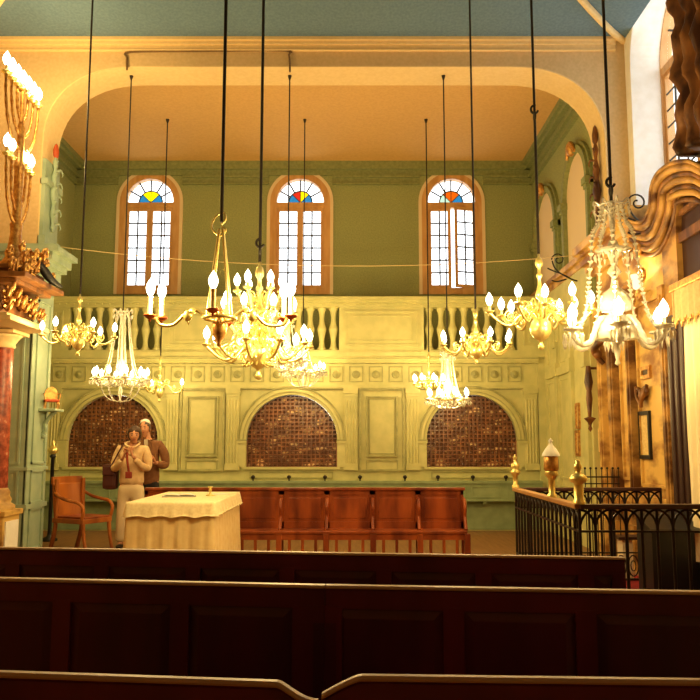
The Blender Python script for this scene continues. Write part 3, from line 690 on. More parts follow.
# --- near chandelier with long double-candle arms
def twin():
    Y = 6.0; cx = 219; pb = at(cx, 347, Y); zr = zat(318, Y) - pb.z; hk = zat(222, Y) - pb.z
    root = thing('candle_arm_chandelier', 'chandelier on a hook whose long arms carry tall paired candles in red-brown cups', 'chandelier', (pb.x, Y, pb.z))
    MB().lathe([(.001, 0), (.022, .012), (.012, .03), (.05, .09), (.062, .15), (.05, .19), (.03, zr), (.05, zr + .03), (.02, zr + .07), (.001, zr + .08)], (0, 0, 0), 16).build('body', M['gilt'], root)
    for k in range(4):
        a = PI / 4 + PI * k / 2
        MB().tube([(.02 * math.cos(a), .02 * math.sin(a), hk - .06), (.12 * math.cos(a), .12 * math.sin(a), zr)], .010, 6).build('hanger_strap', M['brass'], root)
    MB().tube([(.12 * math.cos(t * PI / 12), .12 * math.sin(t * PI / 12), zr) for t in range(24)], .016, 8, closed=True).build('ring', M['brass'], root)
    MB().tube(cat([(0, 0, hk - .04), (.035, 0, hk - .06), (.0, 0, hk - .11), (-.06, 0, hk - .075), (-.075, 0, hk - .02), (-.04, 0, hk + .05), (.02, 0, hk + .07), (.03, 0, hk + .02), (0, 0, hk - .02)]), .008, 6).build('hook', M['brass'], root)
    rod_part(root, hk, vh(pb.x, Y) - pb.z, .014)
    for k, (ang, R) in enumerate(((PI - .05, .50), (.08, .52), (-PI / 2, .30), (PI / 2, .36))):
        am = MB().tube(cat([(.10, 0, zr), (.18, 0, zr + .06), (.27, 0, zr + .03), (.36, 0, zr - .05), (R - .04, 0, zr - .05), (R, 0, zr + .0)] if R > .4 else [(.10, 0, zr), (.16, 0, zr + .05), (.24, 0, zr), (R, 0, zr - .01)], 6), .013, 8)
        am.ball((.25, 0, zr + .02), .030, 8, (1.2, .9, 1.5)) if R > .4 else None; am.tube(cat([(.19, 0, zr + .05), (.22, 0, zr + .06), (.25, 0, zr + .0), (.24, 0, zr - .05)]), .022, 6, rf=lambda t: 1.1 - .8 * t) if R > .4 else None
        arm = am.build('arm', M['brass'], root); arm.rotation_euler = (0, 0, ang)
        prs = ((R + .028, .06 * (1 if k == 0 else -1)), (R - .026, -.06 * (1 if k == 0 else -1))) if R > .4 else ((R, 0),)
        if R > .4: MB().tube([(prs[0][0], prs[0][1], zr), (prs[1][0], prs[1][1], zr)], .011, 6).build('candle_bar', M['brass'], arm)
        for (x, y) in prs:
            link('drip_pan', pan_me(.05, 'copper'), arm, (x, y, zr + .01)); link('candle_sleeve', sleeve_me(.16, .02), arm, (x, y, zr + .01)); link('bulb', bulb_me(1.02), arm, (x, y, zr + .17))
    add_lamp(root, zr + .2, 60, .05, ((-.5, -.06), (.5, -.06)))
twin()
# --- right: large crystal chandelier
cz = crystal_chandelier('largest crystal chandelier with thick glass arms, nearest the ark', 616, 205, 318, 366, 6.4, .40, 6, watts=48, bulb_s=1.12, strands=5, basket=False, big=True, hook=1.55, rodr=.014)
bl = MB().lathe([(.03, .20), (.17, .22), (.155, .32), (.11, .40), (.04, .44), (.125, .46), (.13, .53), (.10, .60), (.04, .65), (.02, .74), (.06, .78), (.02, .84), (.05, .94), (.15, .97), (.05, 1.0), (.03, 1.05)], (0, 0, 0), 18, wob=lambda t: 1 + .05 * math.sin(9 * t))
for q in range(18): bl.gem((.15 * math.cos(q * PI / 9), .15 * math.sin(q * PI / 9), .92), .012, .05)
bl.build('glass_bowls', M['crystal'], cz)
# --- hung from the arch soffit, and from the ceiling of the bay
zso = ZT - .014
crystal_chandelier('crystal basket chandelier with long bead strands in front of the couple', 121, 312, 371, 403, 10.3, .34, 10, top_z=zso, watts=45, bulb_s=.8, strands=10)
crystal_chandelier('bright crystal chandelier before the arched lattice nearest the railing', 448, 354, 391, 409, 10.3, .26, 8, top_z=zso, watts=45, bulb_s=.75, strands=8)
crystal_chandelier('small crystal chandelier half hidden behind the largest brass chandelier', 287, 322, 352, 372, 10.3, .24, 6, top_z=zso, watts=35, bulb_s=.7, strands=8)
brass_chandelier('small brass chandelier behind the crystal basket one, single bulb showing', 160, 356, 402, 12.3, [(382, .34, 3, .1, .3)], top_z=ZC, watts=25, body=.06, bulb_s=.8, rodr=.010)
crystal_chandelier('small crystal chandelier with red cups low before the middle arched lattice', 303, 344, 365, 388, 12.3, .33, 8, top_z=ZC, watts=40, bulb_s=.8, strands=6, basket=True)
brass_chandelier('small brass chandelier with a row of bulbs behind the bright crystal one', 429, 352, 398, 12.3, [(378, .24, 8, .2, .3)], top_z=ZC, watts=35, body=.06, bulb_s=.8, rodr=.010)
# conduit on the face of the arch wall
def A(px, py): return at(px, py, YA - .02)
MB().tube(cat([A(127, 70), A(127, 58), A(131, 52), A(200, 51), A(284, 50.5), A(289, 55), A(290, 72)], 4), .014, 6).build('pipe', M['conduit'])
tag(bpy.data.objects['pipe'], 'thin brown conduit bent round above the flat top of the arch', 'conduit')
wp = []
pL, pR = Vector((XL + .02, YB - .1, 4.12)), Vector((XR - .02, YB - .1, 4.02))
for i in range(31):
    t = i / 30; p = pL.lerp(pR, t); p.z -= .38 * 4 * t * (1 - t) * .6; wp.append(p)
tag(MB().tube(wp, .0045, 5).build('stay_wire', M['soffit']), 'fine wire sagging across the arch opening before the windows', 'wire')
# ================================================================ MENORAH, COLUMN, CONSOLE (left)
def menorah():
    x = -3.85; yc = 8.78; zb = zat(268, yc)
    root = thing('menorah', 'huge seven-branched gilt lampstand with lit bulbs above the red column', 'menorah', (x, yc, zb))
    ztop = zat(86, yc) - zb - .07          # candle feet
    H = ztop
    MB().lathe([(.16, 0), (.17, .03), (.13, .07), (.10, .12), (.11, .16), (.085, .22), (.07, .30), (.06, .4), (.07, .5), (.048, .55), (.05, H * .55), (.066, H * .56), (.046, H * .60), (.04, H * .75), (.045, H * .78), (.026, H * .82), (.026, H)], (0, 0, 0), 16, wob=lambda t: 1 + .06 * math.sin(5 * t)).build('stem', M['gilt'], root)
    def branch(r, z0, zt, nm='branch'):
        for s in (-1, 1):
            b = MB().tube(cat([(0, s * .02, z0), (0, s * r * .45, z0 + .06), (0, s * r * .80, z0 + (zt - z0) * .35), (0, s * r * .96, z0 + (zt - z0) * .7), (0, s * r, zt)], 6), .018, 8, rf=lambda t: 1 + .18 * math.sin(t * 40)).build(nm, M['gilt'], root)
            cup(b, s * r, zt)
    def cup(par, y, z, s=1.25):
        link('drip_pan', pan_me(.055), par, (0, y, z + .02)); link('candle_sleeve', sleeve_me(.08, .018), par, (0, y, z + .02)); link('bulb', bulb_me(s), par, (0, y, z + .10))
    for r, z0 in ((.15, H * .82), (.30, H * .74), (.45, H * .66)): branch(r, z0, H)
    top = MB().lathe([(.03, H), (.05, H + .01), (.03, H + .02)], (0, 0, 0), 10).build('branch', M['gilt'], root); cup(top, 0, H)
    H2 = zat(160, yc) - zb - .07
    for r, z0 in ((.20, H2 * .55), (.33, H2 * .42)): branch(r, z0, H2, 'lower_branch')
    add_lamp(root, H + .25, 55, .05, ((.12, -.3), (.12, .3))); add_lamp(root, H2 + .25, 20, .05, ((.14, .3),))
menorah()
def red_column():
    x, y = -4.13, 9.2; root = thing('red_marble_column', 'red marble column with stone capital and pedestal beside the green pier', 'column', (x, y, 0))
    zt = 2.55
    MB().lathe([(.15, .92), (.145, 1.3), (.14, zt)], (0, 0, 0), 24).build('shaft', M['redmarble'], root)
    MB().bbox((-.25, -.25, .0), (.25, .25, .12), .01).bbox((-.22, -.22, .12), (.22, .22, .62), .01).bbox((-.25, -.25, .62), (.25, .25, .68), .01).build('pedestal', M['marble2'], root)
    MB().box((-.17, -.235, .17), (.17, -.22, .56)).box((.22, -.17, .17), (.235, .17, .56)).build('pedestal_panel', M['white'], root)
    MB().lathe([(.24, .68), (.24, .73), (.19, .76), (.20, .80), (.175, .84), (.18, .88), (.15, .93)], (0, 0, 0), 24).build('column_base', M['marble2'], root)
    MB().lathe([(.14, zt), (.16, zt + .02), (.15, zt + .05), (.20, zt + .12), (.23, zt + .15), (.2, zt + .16)], (0, 0, 0), 24).bbox((-.23, -.23, zt + .16), (.23, .23, zt + .2), .005).build('capital', M['soffit'], root)
red_column()
def console():
    # entablature and ornate gilt console shelf which carries the menorah
    root = thing('menorah_console', 'ornate gilt and black console shelf holding the huge lampstand', 'console', (-3.95, 8.9, 0))
    z = 2.76
    zt = zat(268, 8.78)
    MB().bbox((-.75, -.55, z), (.28, .55, z + .05), .01).bbox((-.75, -.50, z + .05), (.22, .50, z + .09), .01).build('entablature', M['soffit'], root)
    MB().bbox((-.75, -.42, z + .09), (.10, .42, z + .42), .02).bbox((-.75, -.5, z + .42), (.30, .5, z + .47), .01).bbox((-.75, -.56, z + .47), (.42, .60, z + .53), .012).build('shelf', M['carved'], root)
    MB().bbox((-.7, -.30, z + .53), (.15, .36, zt - .02), .03).bbox((-.7, -.36, zt - .05), (.24, .42, zt), .01).build('block', M['carved'], root)
    sc = MB(); rnd = random.Random(3)
    for k in range(26):
        y = -.5 + 1.0 * k / 25; zz = z + .62 + rnd.uniform(-.08, .28); r = rnd.uniform(.05, .10); x0 = .20 + rnd.uniform(-.02, .12)
        sc.tube([(x0 + r * .4 * math.sin(t * .3), y + r * (1 - t / 26) * math.cos(t * .45), zz + r * (1 - t / 26) * math.sin(t * .45)) for t in range(20)], .016, 6)
        sc.ball((x0 + .02, y, zz), .03, 6)
    for k in range(22):
        y = -.5 + 1.0 * k / 21; zz = z + .26 + rnd.uniform(-.10, .10); r_ = rnd.uniform(.05, .09); x0 = .14 + rnd.uniform(-.02, .08)
        sc.tube([(x0 + .05 * math.sin(t * .3), y + r_ * (1 - t / 26) * math.cos(t * .45), zz + r_ * (1 - t / 26) * math.sin(t * .45)) for t in range(20)], .017, 6)
    sc.build('gilt_scrolls', M['gilt'], root)
    b = MB()
    b.tube(cat([(.22, .05, z + .86), (.30, .16, z + .74), (.36, .30, z + .62), (.42, .50, z + .565)]), .04, 8, rf=lambda t: .35 + 1.0 * math.sin(PI * t))
    b.build('black_scroll', M['black'], root)
console()
# carved drops on both jambs
def jamb_drop(label, x, sgn, Y, z0, z1, mk, flower=True):
    root = thing('carved_wall_drop', label, 'carved ornament', (x, Y, z0))
    mb = MB(); H = z1 - z0; rnd = random.Random(5)
    mb.lathe([(.005, 0), (.05, .05 * H), (.03, .1 * H), (.07, .2 * H), (.04, .3 * H), (.09, .42 * H), (.05, .52 * H), (.075, .6 * H), (.03, .7 * H), (.06, .78 * H), (.02, .85 * H), (.01, .86 * H)], (0, 0, 0), 12, sx=.6, wob=lambda t: 1 + .18 * math.sin(6 * t))
    for k in range(10):
        z = H * (.08 + .075 * k); s = -1 if k % 2 else 1
        mb.tube(cat([(0, 0, z), (sgn * .05, s * .06, z + .04), (sgn * .06, s * .12, z + .0), (sgn * .05, s * .11, z - .04)]), .018, 6, rf=lambda t: 1.2 - t)
    mb.build('foliage_carving', M[mk], root)
    f = MB().lathe([(.01, .82 * H), (.05, .86 * H), (.055, .92 * H), (.03, .98 * H), (.005, H)], (0, 0, 0), 10, sx=.7, wob=lambda t: 1 + .2 * math.sin(5 * t)); f.build('flower', M['redflower'] if flower else M[mk], root)
jamb_drop('grey-green carved drop with a red flower on the left jamb', XL + .09, 1, 10.32, 4.25, 5.5, 'pier')
jamb_drop('long brown carved garland on the right jamb of the arch', XR - .07, -1, 10.3, 4.15, 5.75, 'carved', False)
# small shelf with the miniature armchair on the left pier
sx0 = XL + .035
szz = zat(409, 10.45)
def mini():
    sh = thing('wall_bracket', 'small green shelf bracket on the left pier', 'shelf', (sx0, 10.42, szz))
    MB().bbox((0, -.16, -.035), (.22, .16, 0), .006).build('shelf_board', M['pier'], sh)
    MB().tube(cat([(.0, 0, -.34), (.05, 0, -.28), (.04, 0, -.2), (.10, 0, -.1), (.17, 0, -.035)]), .028, 8).ball((.03, 0, -.36), .035, 8).build('bracket', M['pier'], sh)
    c = thing('miniature_armchair', 'tiny gilt and red armchair standing on the shelf bracket', 'miniature chair', (sx0 + .11, 10.42, szz), .5)
    MB().bbox((-.09, -.08, .09), (.09, .08, .125), .012).build('seat', M['redflower'], c)
    MB().prism([(-.085, .12), (.085, .12), (.075, .24), (.04, .285), (0, .30), (-.04, .285), (-.075, .24)], lambda a, b, d: (a, .07 + d, b), .018).build('backrest', M['gilt'], c)
    for s in (-1, 1): MB().tube(cat([(s * .088, .075, .20), (s * .1, 0, .20), (s * .1, -.06, .19), (s * .088, -.07, .12)]), .009, 6).build('armrest', M['gilt'], c)
    for sx in (-1, 1):
        for sy in (-1, 1): MB().tube(cat([(sx * .075, sy * .065, .095), (sx * .085, sy * .075, .05), (sx * .078, sy * .068, 0)]), .010, 6).build('leg', M['gilt'], c)
mini()
# dark post with brass knob in the corner behind the pier
lp = thing('lamp_post', 'slim black post with a brass knob behind the armchair', 'post', (-4.52, 12.0, 0))
MB().lathe([(.12, 0), (.12, .03), (.04, .07), (.028, .12), (.028, 1.22), (.05, 1.25), (.03, 1.28)], (0, 0, 0), 12).build('pole', M['black'], lp)
MB().lathe([(.03, 1.28), (.07, 1.31), (.08, 1.35), (.05, 1.39), (.02, 1.42), (.03, 1.46), (.001, 1.5)], (0, 0, 0), 12).build('knob', M['brass'], lp)
# ================================================================ ARK SIDE (right)
Xa = 3.16
def ark():
    root = thing('ark_canopy_frame', 'carved brown baroque moulding arching over the ark opening', 'ark frame', (XR - .02, 8.0, 0))
    ox, oy = XR - .02, 8.0
    # moulding curve surveyed on the plane of its face
    cur = [atx(p, q, 3.2) for p, q in ((645, 222), (653, 208), (655, 188), (661, 174), (674, 164), (692, 161), (712, 165))]
    c2 = [(p.y - oy, p.z) for p in cur]
    mid = c2[-1][0]
    full = c2 + [(2 * mid - a, b) for a, b in reversed(c2[:-1])]
    full = [(8.9 - oy, 4.03)] + full + [(2 * mid + oy - 8.9, 4.03)]
    P = cat([(0, a, b) for a, b in full], 6)
    for k, (off, dz, r, dx) in enumerate(((0, -.05, .042, -.17), (0, -.115, .03, -.14), (0, -.17, .038, -.13), (0, -.235, .028, -.10), (0, -.29, .034, -.10), (0, -.36, .026, -.07), (0, .0, .022, -.20))):
        c = sum((q.y for q in P)) / len(P)
        pts = []
        for i, q in enumerate(P):
            t = (P[min(i + 1, len(P) - 1)] - P[max(0, i - 1)]).normalized(); n = Vector((0, -t.z, t.y)); n = n if n.z > 0 or abs(n.z) < .05 else -n
            if q.y > c and n.y < -.3 and abs(n.z) < .3: n = -n
            pts.append(q + n * dz + Vector((dx, 0, 0)))
        MB().tube(pts, r, 8).build('moulding', M['carved' if k in (1, 3, 5) else 'marble'], root)
    # tympanum wall below moulding with a flat dark sheet painting in the opening's shade
    bk = MB(); n = 16; yc, rr, zs = 7.25 - oy, .55, 3.55
    ins = arch_pts(yc, rr, 0, zs, n); out = []
    top = sorted([(q.y, q.z) for q in P])
    def topz(y):
        for i in range(len(top) - 1):
            if top[i][0] <= y <= top[i + 1][0]:
                t = (y - top[i][0]) / max(1e-6, top[i + 1][0] - top[i][0]); return top[i][1] * (1 - t) + top[i + 1][1] * t
        return 4.0
    L, Rr = 2 * mid + .75 + .0, .17
    outs = [(min(L, yc - rr - .2), 0)] + [(0, 0)] * (n + 1) + [(Rr, 0)]
    for i in range(n + 1):
        t = i / n; y = outs[0][0] * (1 - t) + Rr * t; outs[i + 1] = (y, topz(y))
    bk.band(ins, outs, lambda a, b, d: (-.07 + d, a, b), 0, .12); bk.build('carved_facing', M['marble'], root)
    MB().prism(arch_pts(yc, rr, 0, zs, n), lambda a, b, d: (-.01 + d, a, b), .01).build('opening_shade_sheet', M['darkwood'], root)
    bars = MB(); bars.box((-.05, yc - rr, 3.45), (-.02, yc + rr, 3.55)).box((-.05, yc - rr, 3.72), (-.02, yc + rr, 3.78)); bars.build('cross_bar', M['carved'], root)
    for (y, z, r) in ((.72, 3.6, .1), (.62, 3.3, .08), (.75, 3.1, .07), (.6, 3.75, .07), (.78, 3.85, .06)):
        MB().tube([(-.12, y + r * (1 - t / 26) * math.cos(t * .5), z + r * (1 - t / 26) * math.sin(t * .5)) for t in range(20)], .022, 6).ball((-.11, y, z), .03, 6).build('leaf_scroll', M['gilt'], root)
ark()
# upright carved dark hanging above the ark
def carved_upright():
    root = thing('carved_upright', 'tall dark brown fluted carving rising to the vault above the ark moulding', 'carved panel', (XR, 7.6, 4.2))
    vs, fs = [], []; ny, nz = 60, 24
    for j in range(nz + 1):
        for i in range(ny + 1):
            t = i / ny; y = .10 - 1.5 * t; z = .12 + 2.5 * j / nz; x = .02 - .07 * math.sin(t * 38 + .6 * math.sin(j * .8)) - .03 * math.sin(j * 1.7 + t * 9) - .05
            y += .05 * math.sin(j * .9) * (1 - t)
            vs.append((x, y, z))
    for j in range(nz):
        for i in range(ny): fs.append((j * (ny + 1) + i, j * (ny + 1) + i + 1, (j + 1) * (ny + 1) + i + 1, (j + 1) * (ny + 1) + i))
    n0 = len(vs); vs += [(.22, v[1], v[2]) for v in vs]
    fs += [tuple(a + n0 for a in reversed(f)) for f in fs]
    W = ny + 1
    edge = [(j * W, (j + 1) * W) for j in range(nz)] + [((j + 1) * W + ny, j * W + ny) for j in range(nz)] + [(i + 1, i) for i in range(ny)] + [(nz * W + i, nz * W + i + 1) for i in range(ny)]
    fs += [(a, b, b + n0, a + n0) for a, b in edge]
    MB().add(vs, fs, True).build('fluted_panel', M['carved'], root)
carved_upright()
# canopy valance, curtain, dark pilaster
def canopy():
    v = thing('ark_valance', 'scalloped gold-beige valance hanging over the ark curtain', 'valance', (2.95, 7.0, 0))
    X = 0; zt0 = atx(673, 292, 2.95).z; zb = atx(674, 318, 2.95).z; y0 = atx(672, 300, 2.95).y - 7.0
    vs = []; fs = []; n = 96; L = 1.9
    def row(d, bottom):
        o = []
        for i in range(n + 1):
            t = i / n; y = y0 - L * t; s = abs(math.sin(t * PI * 14)); z = (zb - .075 * s ** .6) if bottom else zt0
            o.append((d + .012 * math.sin(t * 90), y, z))
        return o
    A_, B_, C_, D_ = row(0, 0), row(0, 1), row(.02, 0), row(.02, 1)
    m = n + 1; vs = A_ + B_ + C_ + D_
    for i in range(n):
        fs += [(i, i + 1, m + i + 1, m + i), (2*m + i + 1, 2*m + i, 3*m + i, 3*m + i + 1), (i + 1, i, 2*m + i, 2*m + i + 1), (m + i, m + i + 1, 3*m + i + 1, 3*m + i)]
    fs += [(0, m, 3*m, 2*m), (n, 2*m + n, 3*m + n, m + n)]
    MB().add(vs, fs).build('cloth_front', M['valance'], v)
    MB().bbox((-.02, y0 - L, zt0), (XR - 2.95, y0 + .02, zt0 + .07), .01).build('canopy_board', M['gilt'], v)
    fr_ = MB()
    for i in range(0, n, 1):
        p = B_[i]; fr_.tube([(p[0] - .002, p[1], p[2] + .01), (p[0] - .004, p[1], p[2] - .03)], .006, 4)
    fr_.build('fringe', M['gilt'], v)
    MB().bbox((0, y0 - .02, zb), (XR - 2.95, y0, zt0), .004).build('cloth_side', M['valance'], v)
    c = thing('ark_curtain', 'white silk curtain hanging to the floor under the valance', 'curtain', (3.0, 6.1, .42))
    y1 = atx(689, 440, 3.0).y; vs = []; n = 80
    for j in range(9):
        z = (zb + .05 - .42) * j / 8
        for i in range(n + 1): t = i / n; vs.append((.03 * math.sin(t * 60 + .2 * math.sin(j)) , (y1 - 6.1) - 1.3 * t + .03 * (1 - j / 8) * (1 - 2 * t), z))
    fs = [(j * (n + 1) + i, j * (n + 1) + i + 1, (j + 1) * (n + 1) + i + 1, (j + 1) * (n + 1) + i) for j in range(8) for i in range(n)]
    q = len(vs); vs += [(a + .012, b, c_) for a, b, c_ in vs]; fs += [tuple(k + q for k in reversed(f)) for f in fs]
    MB().add(vs, fs, True).build('curtain_cloth', M['curtain'], c)
    d = thing('dark_pilaster', 'dark brown fluted pilaster between the marble wall and the white curtain', 'pilaster', (3.16, 0, 0))
    ya = atx(671, 440, 3.10).y; yb = y1 + .02
    p = MB().bbox((-.06, yb, .36), (.2, ya, zb + .1), .01)
    for k in range(4): p.tube([(-.06, yb + (ya - yb) * (.15 + .23 * k), .6), (-.06, yb + (ya - yb) * (.15 + .23 * k), zb)], .028, 8)
    p.build('fluted_shaft', M['darkwood'], d)
    MB().bbox((-.14, yb - .3, 0), (.2, ya + .1, .36), .01).build('pilaster_base', M['darkwood'], d)
canopy()
# lamps, plaques and carvings on the marble wall
def onwall(px, py, X=Xm): return atx(px, py, X)
p = onwall(649, 281)
sc = thing('wall_sconce', 'lit white glass cup sconce on the marble wall', 'wall lamp', (Xm - .02, p.y, p.z))
MB().lathe([(.02, -.10), (.045, -.08), (.05, -.0), (.07, .07), (.066, .07), (.045, 0), (.02, -.07)], (-.12, 0, 0), 14).build('glass_cup', M['shade'], sc)
MB().tube(cat([(0, 0, -.12), (-.06, 0, -.16), (-.11, 0, -.14), (-.12, 0, -.1)]), .01, 6).lathe([(.001, 0), (.04, 0), (.04, .01), (.001, .01)], (-.01, 0, -.12), 10).build('bracket', M['brass'], sc)
add_lamp(sc, .12, 4, .03, ((-.14, 0),))
def plaque(label, px0, px1, py0, py1, frame_m, face_m, d=.03, name='wall_plaque', X=Xm):
    a, b = onwall(px0, py0, X), onwall(px1, py1, X)
    y0, y1 = sorted((a.y, b.y)); zc = onwall((px0 + px1) / 2, py0, X).z; zd = onwall((px0 + px1) / 2, py1, X).z
    r = thing(name, label, 'plaque', (X, (y0 + y1) / 2, zd)); h = (y1 - y0) / 2; H = zc - zd
    MB().box((-d, -h, 0), (0, -h + .045, H)).box((-d, h - .045, 0), (0, h, H)).box((-d, -h + .045, 0), (0, h - .045, .045)).box((-d, -h + .045, H - .045), (0, h - .045, H)).build('frame', M[frame_m], r)
    MB().box((-.012, -h + .045, .045), (0, h - .045, H - .045)).build('face', M[face_m], r)
plaque('tall cream plaque in a black frame below the cartouche', 640, 653, 411, 459, 'black', 'plaque')
plaque('small dark square plaque above the cartouche', 642, 652, 366, 379, 'gilt', 'darkwood')
plaque('unframed cream plaque under the dark turned pendant', 600, 607, 428, 452, 'plaque', 'plaque', X=Xm)
plaque('upper narrow orange plaque on the green side panelling', 576.5, 581, 403, 429, 'gilt', 'plaque', X=XR - .10)
plaque('lower narrow orange plaque on the green side panelling', 576.5, 581, 430, 456, 'gilt', 'plaque', X=XR - .10)
p = onwall(646, 393)
ct = thing('carved_cartouche', 'small carved brown cartouche above the black-framed plaque', 'carved ornament', (Xm - .02, p.y, p.z))
mb = MB()
for s in (-1, 1):
    mb.tube([(-.03, s * (.10 + .07 * (1 - t / 22) * math.cos(t * .5)), .07 * (1 - t / 22) * math.sin(t * .5)) for t in range(18)], .02, 6)
    mb.tube(cat([(-.03, s * .17, .08), (-.05, s * .1, -.04), (-.05, s * .03, -.1), (-.04, 0, -.16)]), .022, 6)
mb.ball((-.03, 0, -.02), .06, 8, (.6, 1, 1.3)).build('scroll_carving', M['carved'], ct)
p0, p1 = onwall(603, 366), onwall(603, 432)
ws_ = thing('hanging_lamp_bracket', 'dark brown turned pendant on the marble wall near the green panelling', 'wall ornament', (Xm - .2, p0.y, p1.z)); Hh = p0.z - p1.z
MB().lathe([(.001, 0), (.03, .04), (.015, .08), (.03, .12), (.075, .17), (.08, .18), (.02, .20), (.035, Hh * .4), (.045, Hh * .5), (.035, Hh * .62), (.06, Hh * .75), (.04, Hh * .9), (.03, Hh)], (0, 0, 0), 12).tube([(0, 0, Hh - .03), (.2, 0, Hh - .03)], .02, 6).build('turned_pendant', M['carved'], ws_)
p = onwall(612, 352)
br = thing('wall_corbel', 'dark scrolled corbel on the marble wall below the large crystal chandelier', 'corbel', (Xm - .08, p.y, p.z))
MB().tube(cat([(-.0, -.16, .16), (-.10, -.08, .12), (-.14, .04, .03), (-.08, .1, -.05), (0, .1, -.14)]), .05, 8, rf=lambda t: 1.2 - .6 * t).ball((-.09, .07, -.02), .06, 8).build('scroll', M['carved'], br)
# scrolled iron bracket reaching out above the entablature
def ironscroll(label, px, py, Y, s=1.0):
    p = at(px, py, Y); r = thing('iron_scroll_bracket', label, 'iron bracket', p)
    mb = MB().tube(cat([(.35 * s, .1, -.12 * s), (.18 * s, 0, -.10 * s), (0, 0, 0), (-.09 * s, 0, .10 * s), (-.12 * s, 0, .20 * s)]), .011, 6)
    mb.tube([(-.02 * s + .11 * s * (1 - t / 24) * math.cos(PI - t * .42), 0, .22 * s + .11 * s * (1 - t / 24) * math.sin(PI - t * .42)) for t in range(20)], .010, 6)
    mb.tube(cat([(.18 * s, 0, -.10 * s), (.06 * s, 0, -.03 * s), (-.12 * s, 0, .04 * s), (-.20 * s, 0, .08 * s)]), .010, 6).tube(cat([(.1 * s, 0, -.1 * s), (-.05 * s, 0, -.14 * s), (-.14 * s, 0, -.12 * s)]), .012, 6)
    mb.build('scroll_iron', M['black'], r)
ironscroll('curled black iron bracket beside the white window reveal', 640, 222, 8.5)
ironscroll('thin curled iron bracket behind the paired-candle brass chandelier', 560, 273, 11.2, .9)
# ================================================================ FURNITURE
def pew(label, pL_, pR_, ztop, n_ext_l=0.7, n_ext_r=0.0, dip=None, stile0=None, group=None, clear=.0, seatside=1):
    """bench seen from behind; pL_, pR_ are surveyed ends of its top edge"""
    d = (pR_ - pL_); L = d.length; ang = math.atan2(d.y, d.x)
    o = pL_ - d.normalized() * n_ext_l; L += n_ext_l + n_ext_r
    r = thing('pew', label, 'bench', (o.x, o.y, 0), ang, group)
    H = ztop
    # top rail with optional swept-down end
    def top_of(x):
        if dip == 'right' and x > L - .085: t = (x - (L - .085)) / .085; return H - .036 * math.sin(PI / 2 * t) ** 1.2
        if dip == 'left' and x < .085: t = 1 - x / .085; return H - .040 * (t ** 1.2)
        return H
    def rail(z0, z1, y0, y1):
        n = max(2, int(L / .008)) if dip else 1; mb = MB(); vs = []; fs = []
        for i in range(n + 1):
            x = L * i / n; dz = top_of(x) - H; vs += [(x, y0, z0 + dz), (x, y1, z0 + dz), (x, y1, z1 + dz - .006), (x, y1 - .008, z1 + dz), (x, y0 + .008, z1 + dz), (x, y0, z1 + dz - .006)]
        for i in range(n):
            for k in range(6): fs.append((i * 6 + k, i * 6 + (k + 1) % 6, (i + 1) * 6 + (k + 1) % 6, (i + 1) * 6 + k))
        fs += [tuple(range(6)), tuple(n * 6 + k for k in reversed(range(6)))]; return mb.add(vs, fs)
    rd = .016 if dip else .024
    rail(H - .010, H, -rd, rd).build('top_rail', M['rail'], r)  # top edge carries the painted gold gleam
    fr_ = rail(H - .08, H - .010, -.012 if dip else -.018, .012 if dip else .018); fr_.box((0, -.02, .08), (L, .02, .2))
    sp = .455; k0 = (stile0 if stile0 is not None else 0) + n_ext_l
    xs = []; x = k0 % sp
    while x < L: xs.append(x); x += sp
    for x in xs: fr_.box((x - .035, -.019, .2), (x + .035, .019, H - .07 - (.05 if dip else 0)))
    for x in (.03, L - .03): fr_.box((x - .03, -.0195, .2), (x + .03, .0195, H - .07 - (.05 if dip else 0)))
    fr_.build('back_frame', M['mahog2'], r)
    edges = [0] + xs + [L]
    for i in range(len(edges) - 1):
        a, b = edges[i] + .03, edges[i + 1] - .03
        if b - a < .08: continue
        mb = MB().box((a, -.006, .19), (b, .008, H - .06 - (.05 if dip else 0)))
        mb.add([(a + .01, -.006, .205), (b - .01, -.006, .205), (b - .01, -.006, H - .085), (a + .01, -.006, H - .085), (a + .04, -.014, .235), (b - .04, -.014, .235), (b - .04, -.014, H - .115), (a + .04, -.014, H - .115)], [(4,5,6,7),(0,1,5,4),(1,2,6,5),(2,3,7,6),(3,0,4,7)]) if not dip else None
        mb.build('panel', M['mahog'], r)
    MB().bbox((.03, .02, .42), (L - .03, .42, .45), .006).build('seat', M['mahog'], r)
    for x in (0, L - .04):
        MB().prism([(-.02, 0), (.42, 0), (.42, .06), (.36, .12), (.36, .6), (.40, .66), (.36, .70), (.05, .70), (.02, H - .13), (-.02, H - .13)], lambda a, b, d, x=x: (x + d, a, b), .04).build('end_panel', M['mahog'], r)
    return r
zt = .92
pA = pew('farthest of the dark panelled pews, ending before the red carpet', atz(0, 547, zt), atz(624, 557, zt), zt, .6, 0, stile0=.08)
pB = pew('long dark panelled pew in the middle row', atz(0, 577.5, zt), atz(325.3, 584.6, zt), zt, .5, -.0, stile0=.26, group=None)
pB['label'] = 'dark panelled pew in the middle row, left section up to the joint'
pB2 = pew('dark panelled pew in the middle row, right section towards the ark', atz(326, 584.5, zt), atz(700, 591, zt), zt, 0, .6, stile0=.0)
pC = pew('nearest pew, left one, with its top sweeping down towards its neighbour', atz(0, 671, zt), atz(318, 682, zt), zt, .3, 0, dip='right')
pD = pew('nearest pew, right one, with its top sweeping down towards its neighbour', atz(322, 674, zt), atz(700, 679, zt), zt, 0, .3, dip='left')
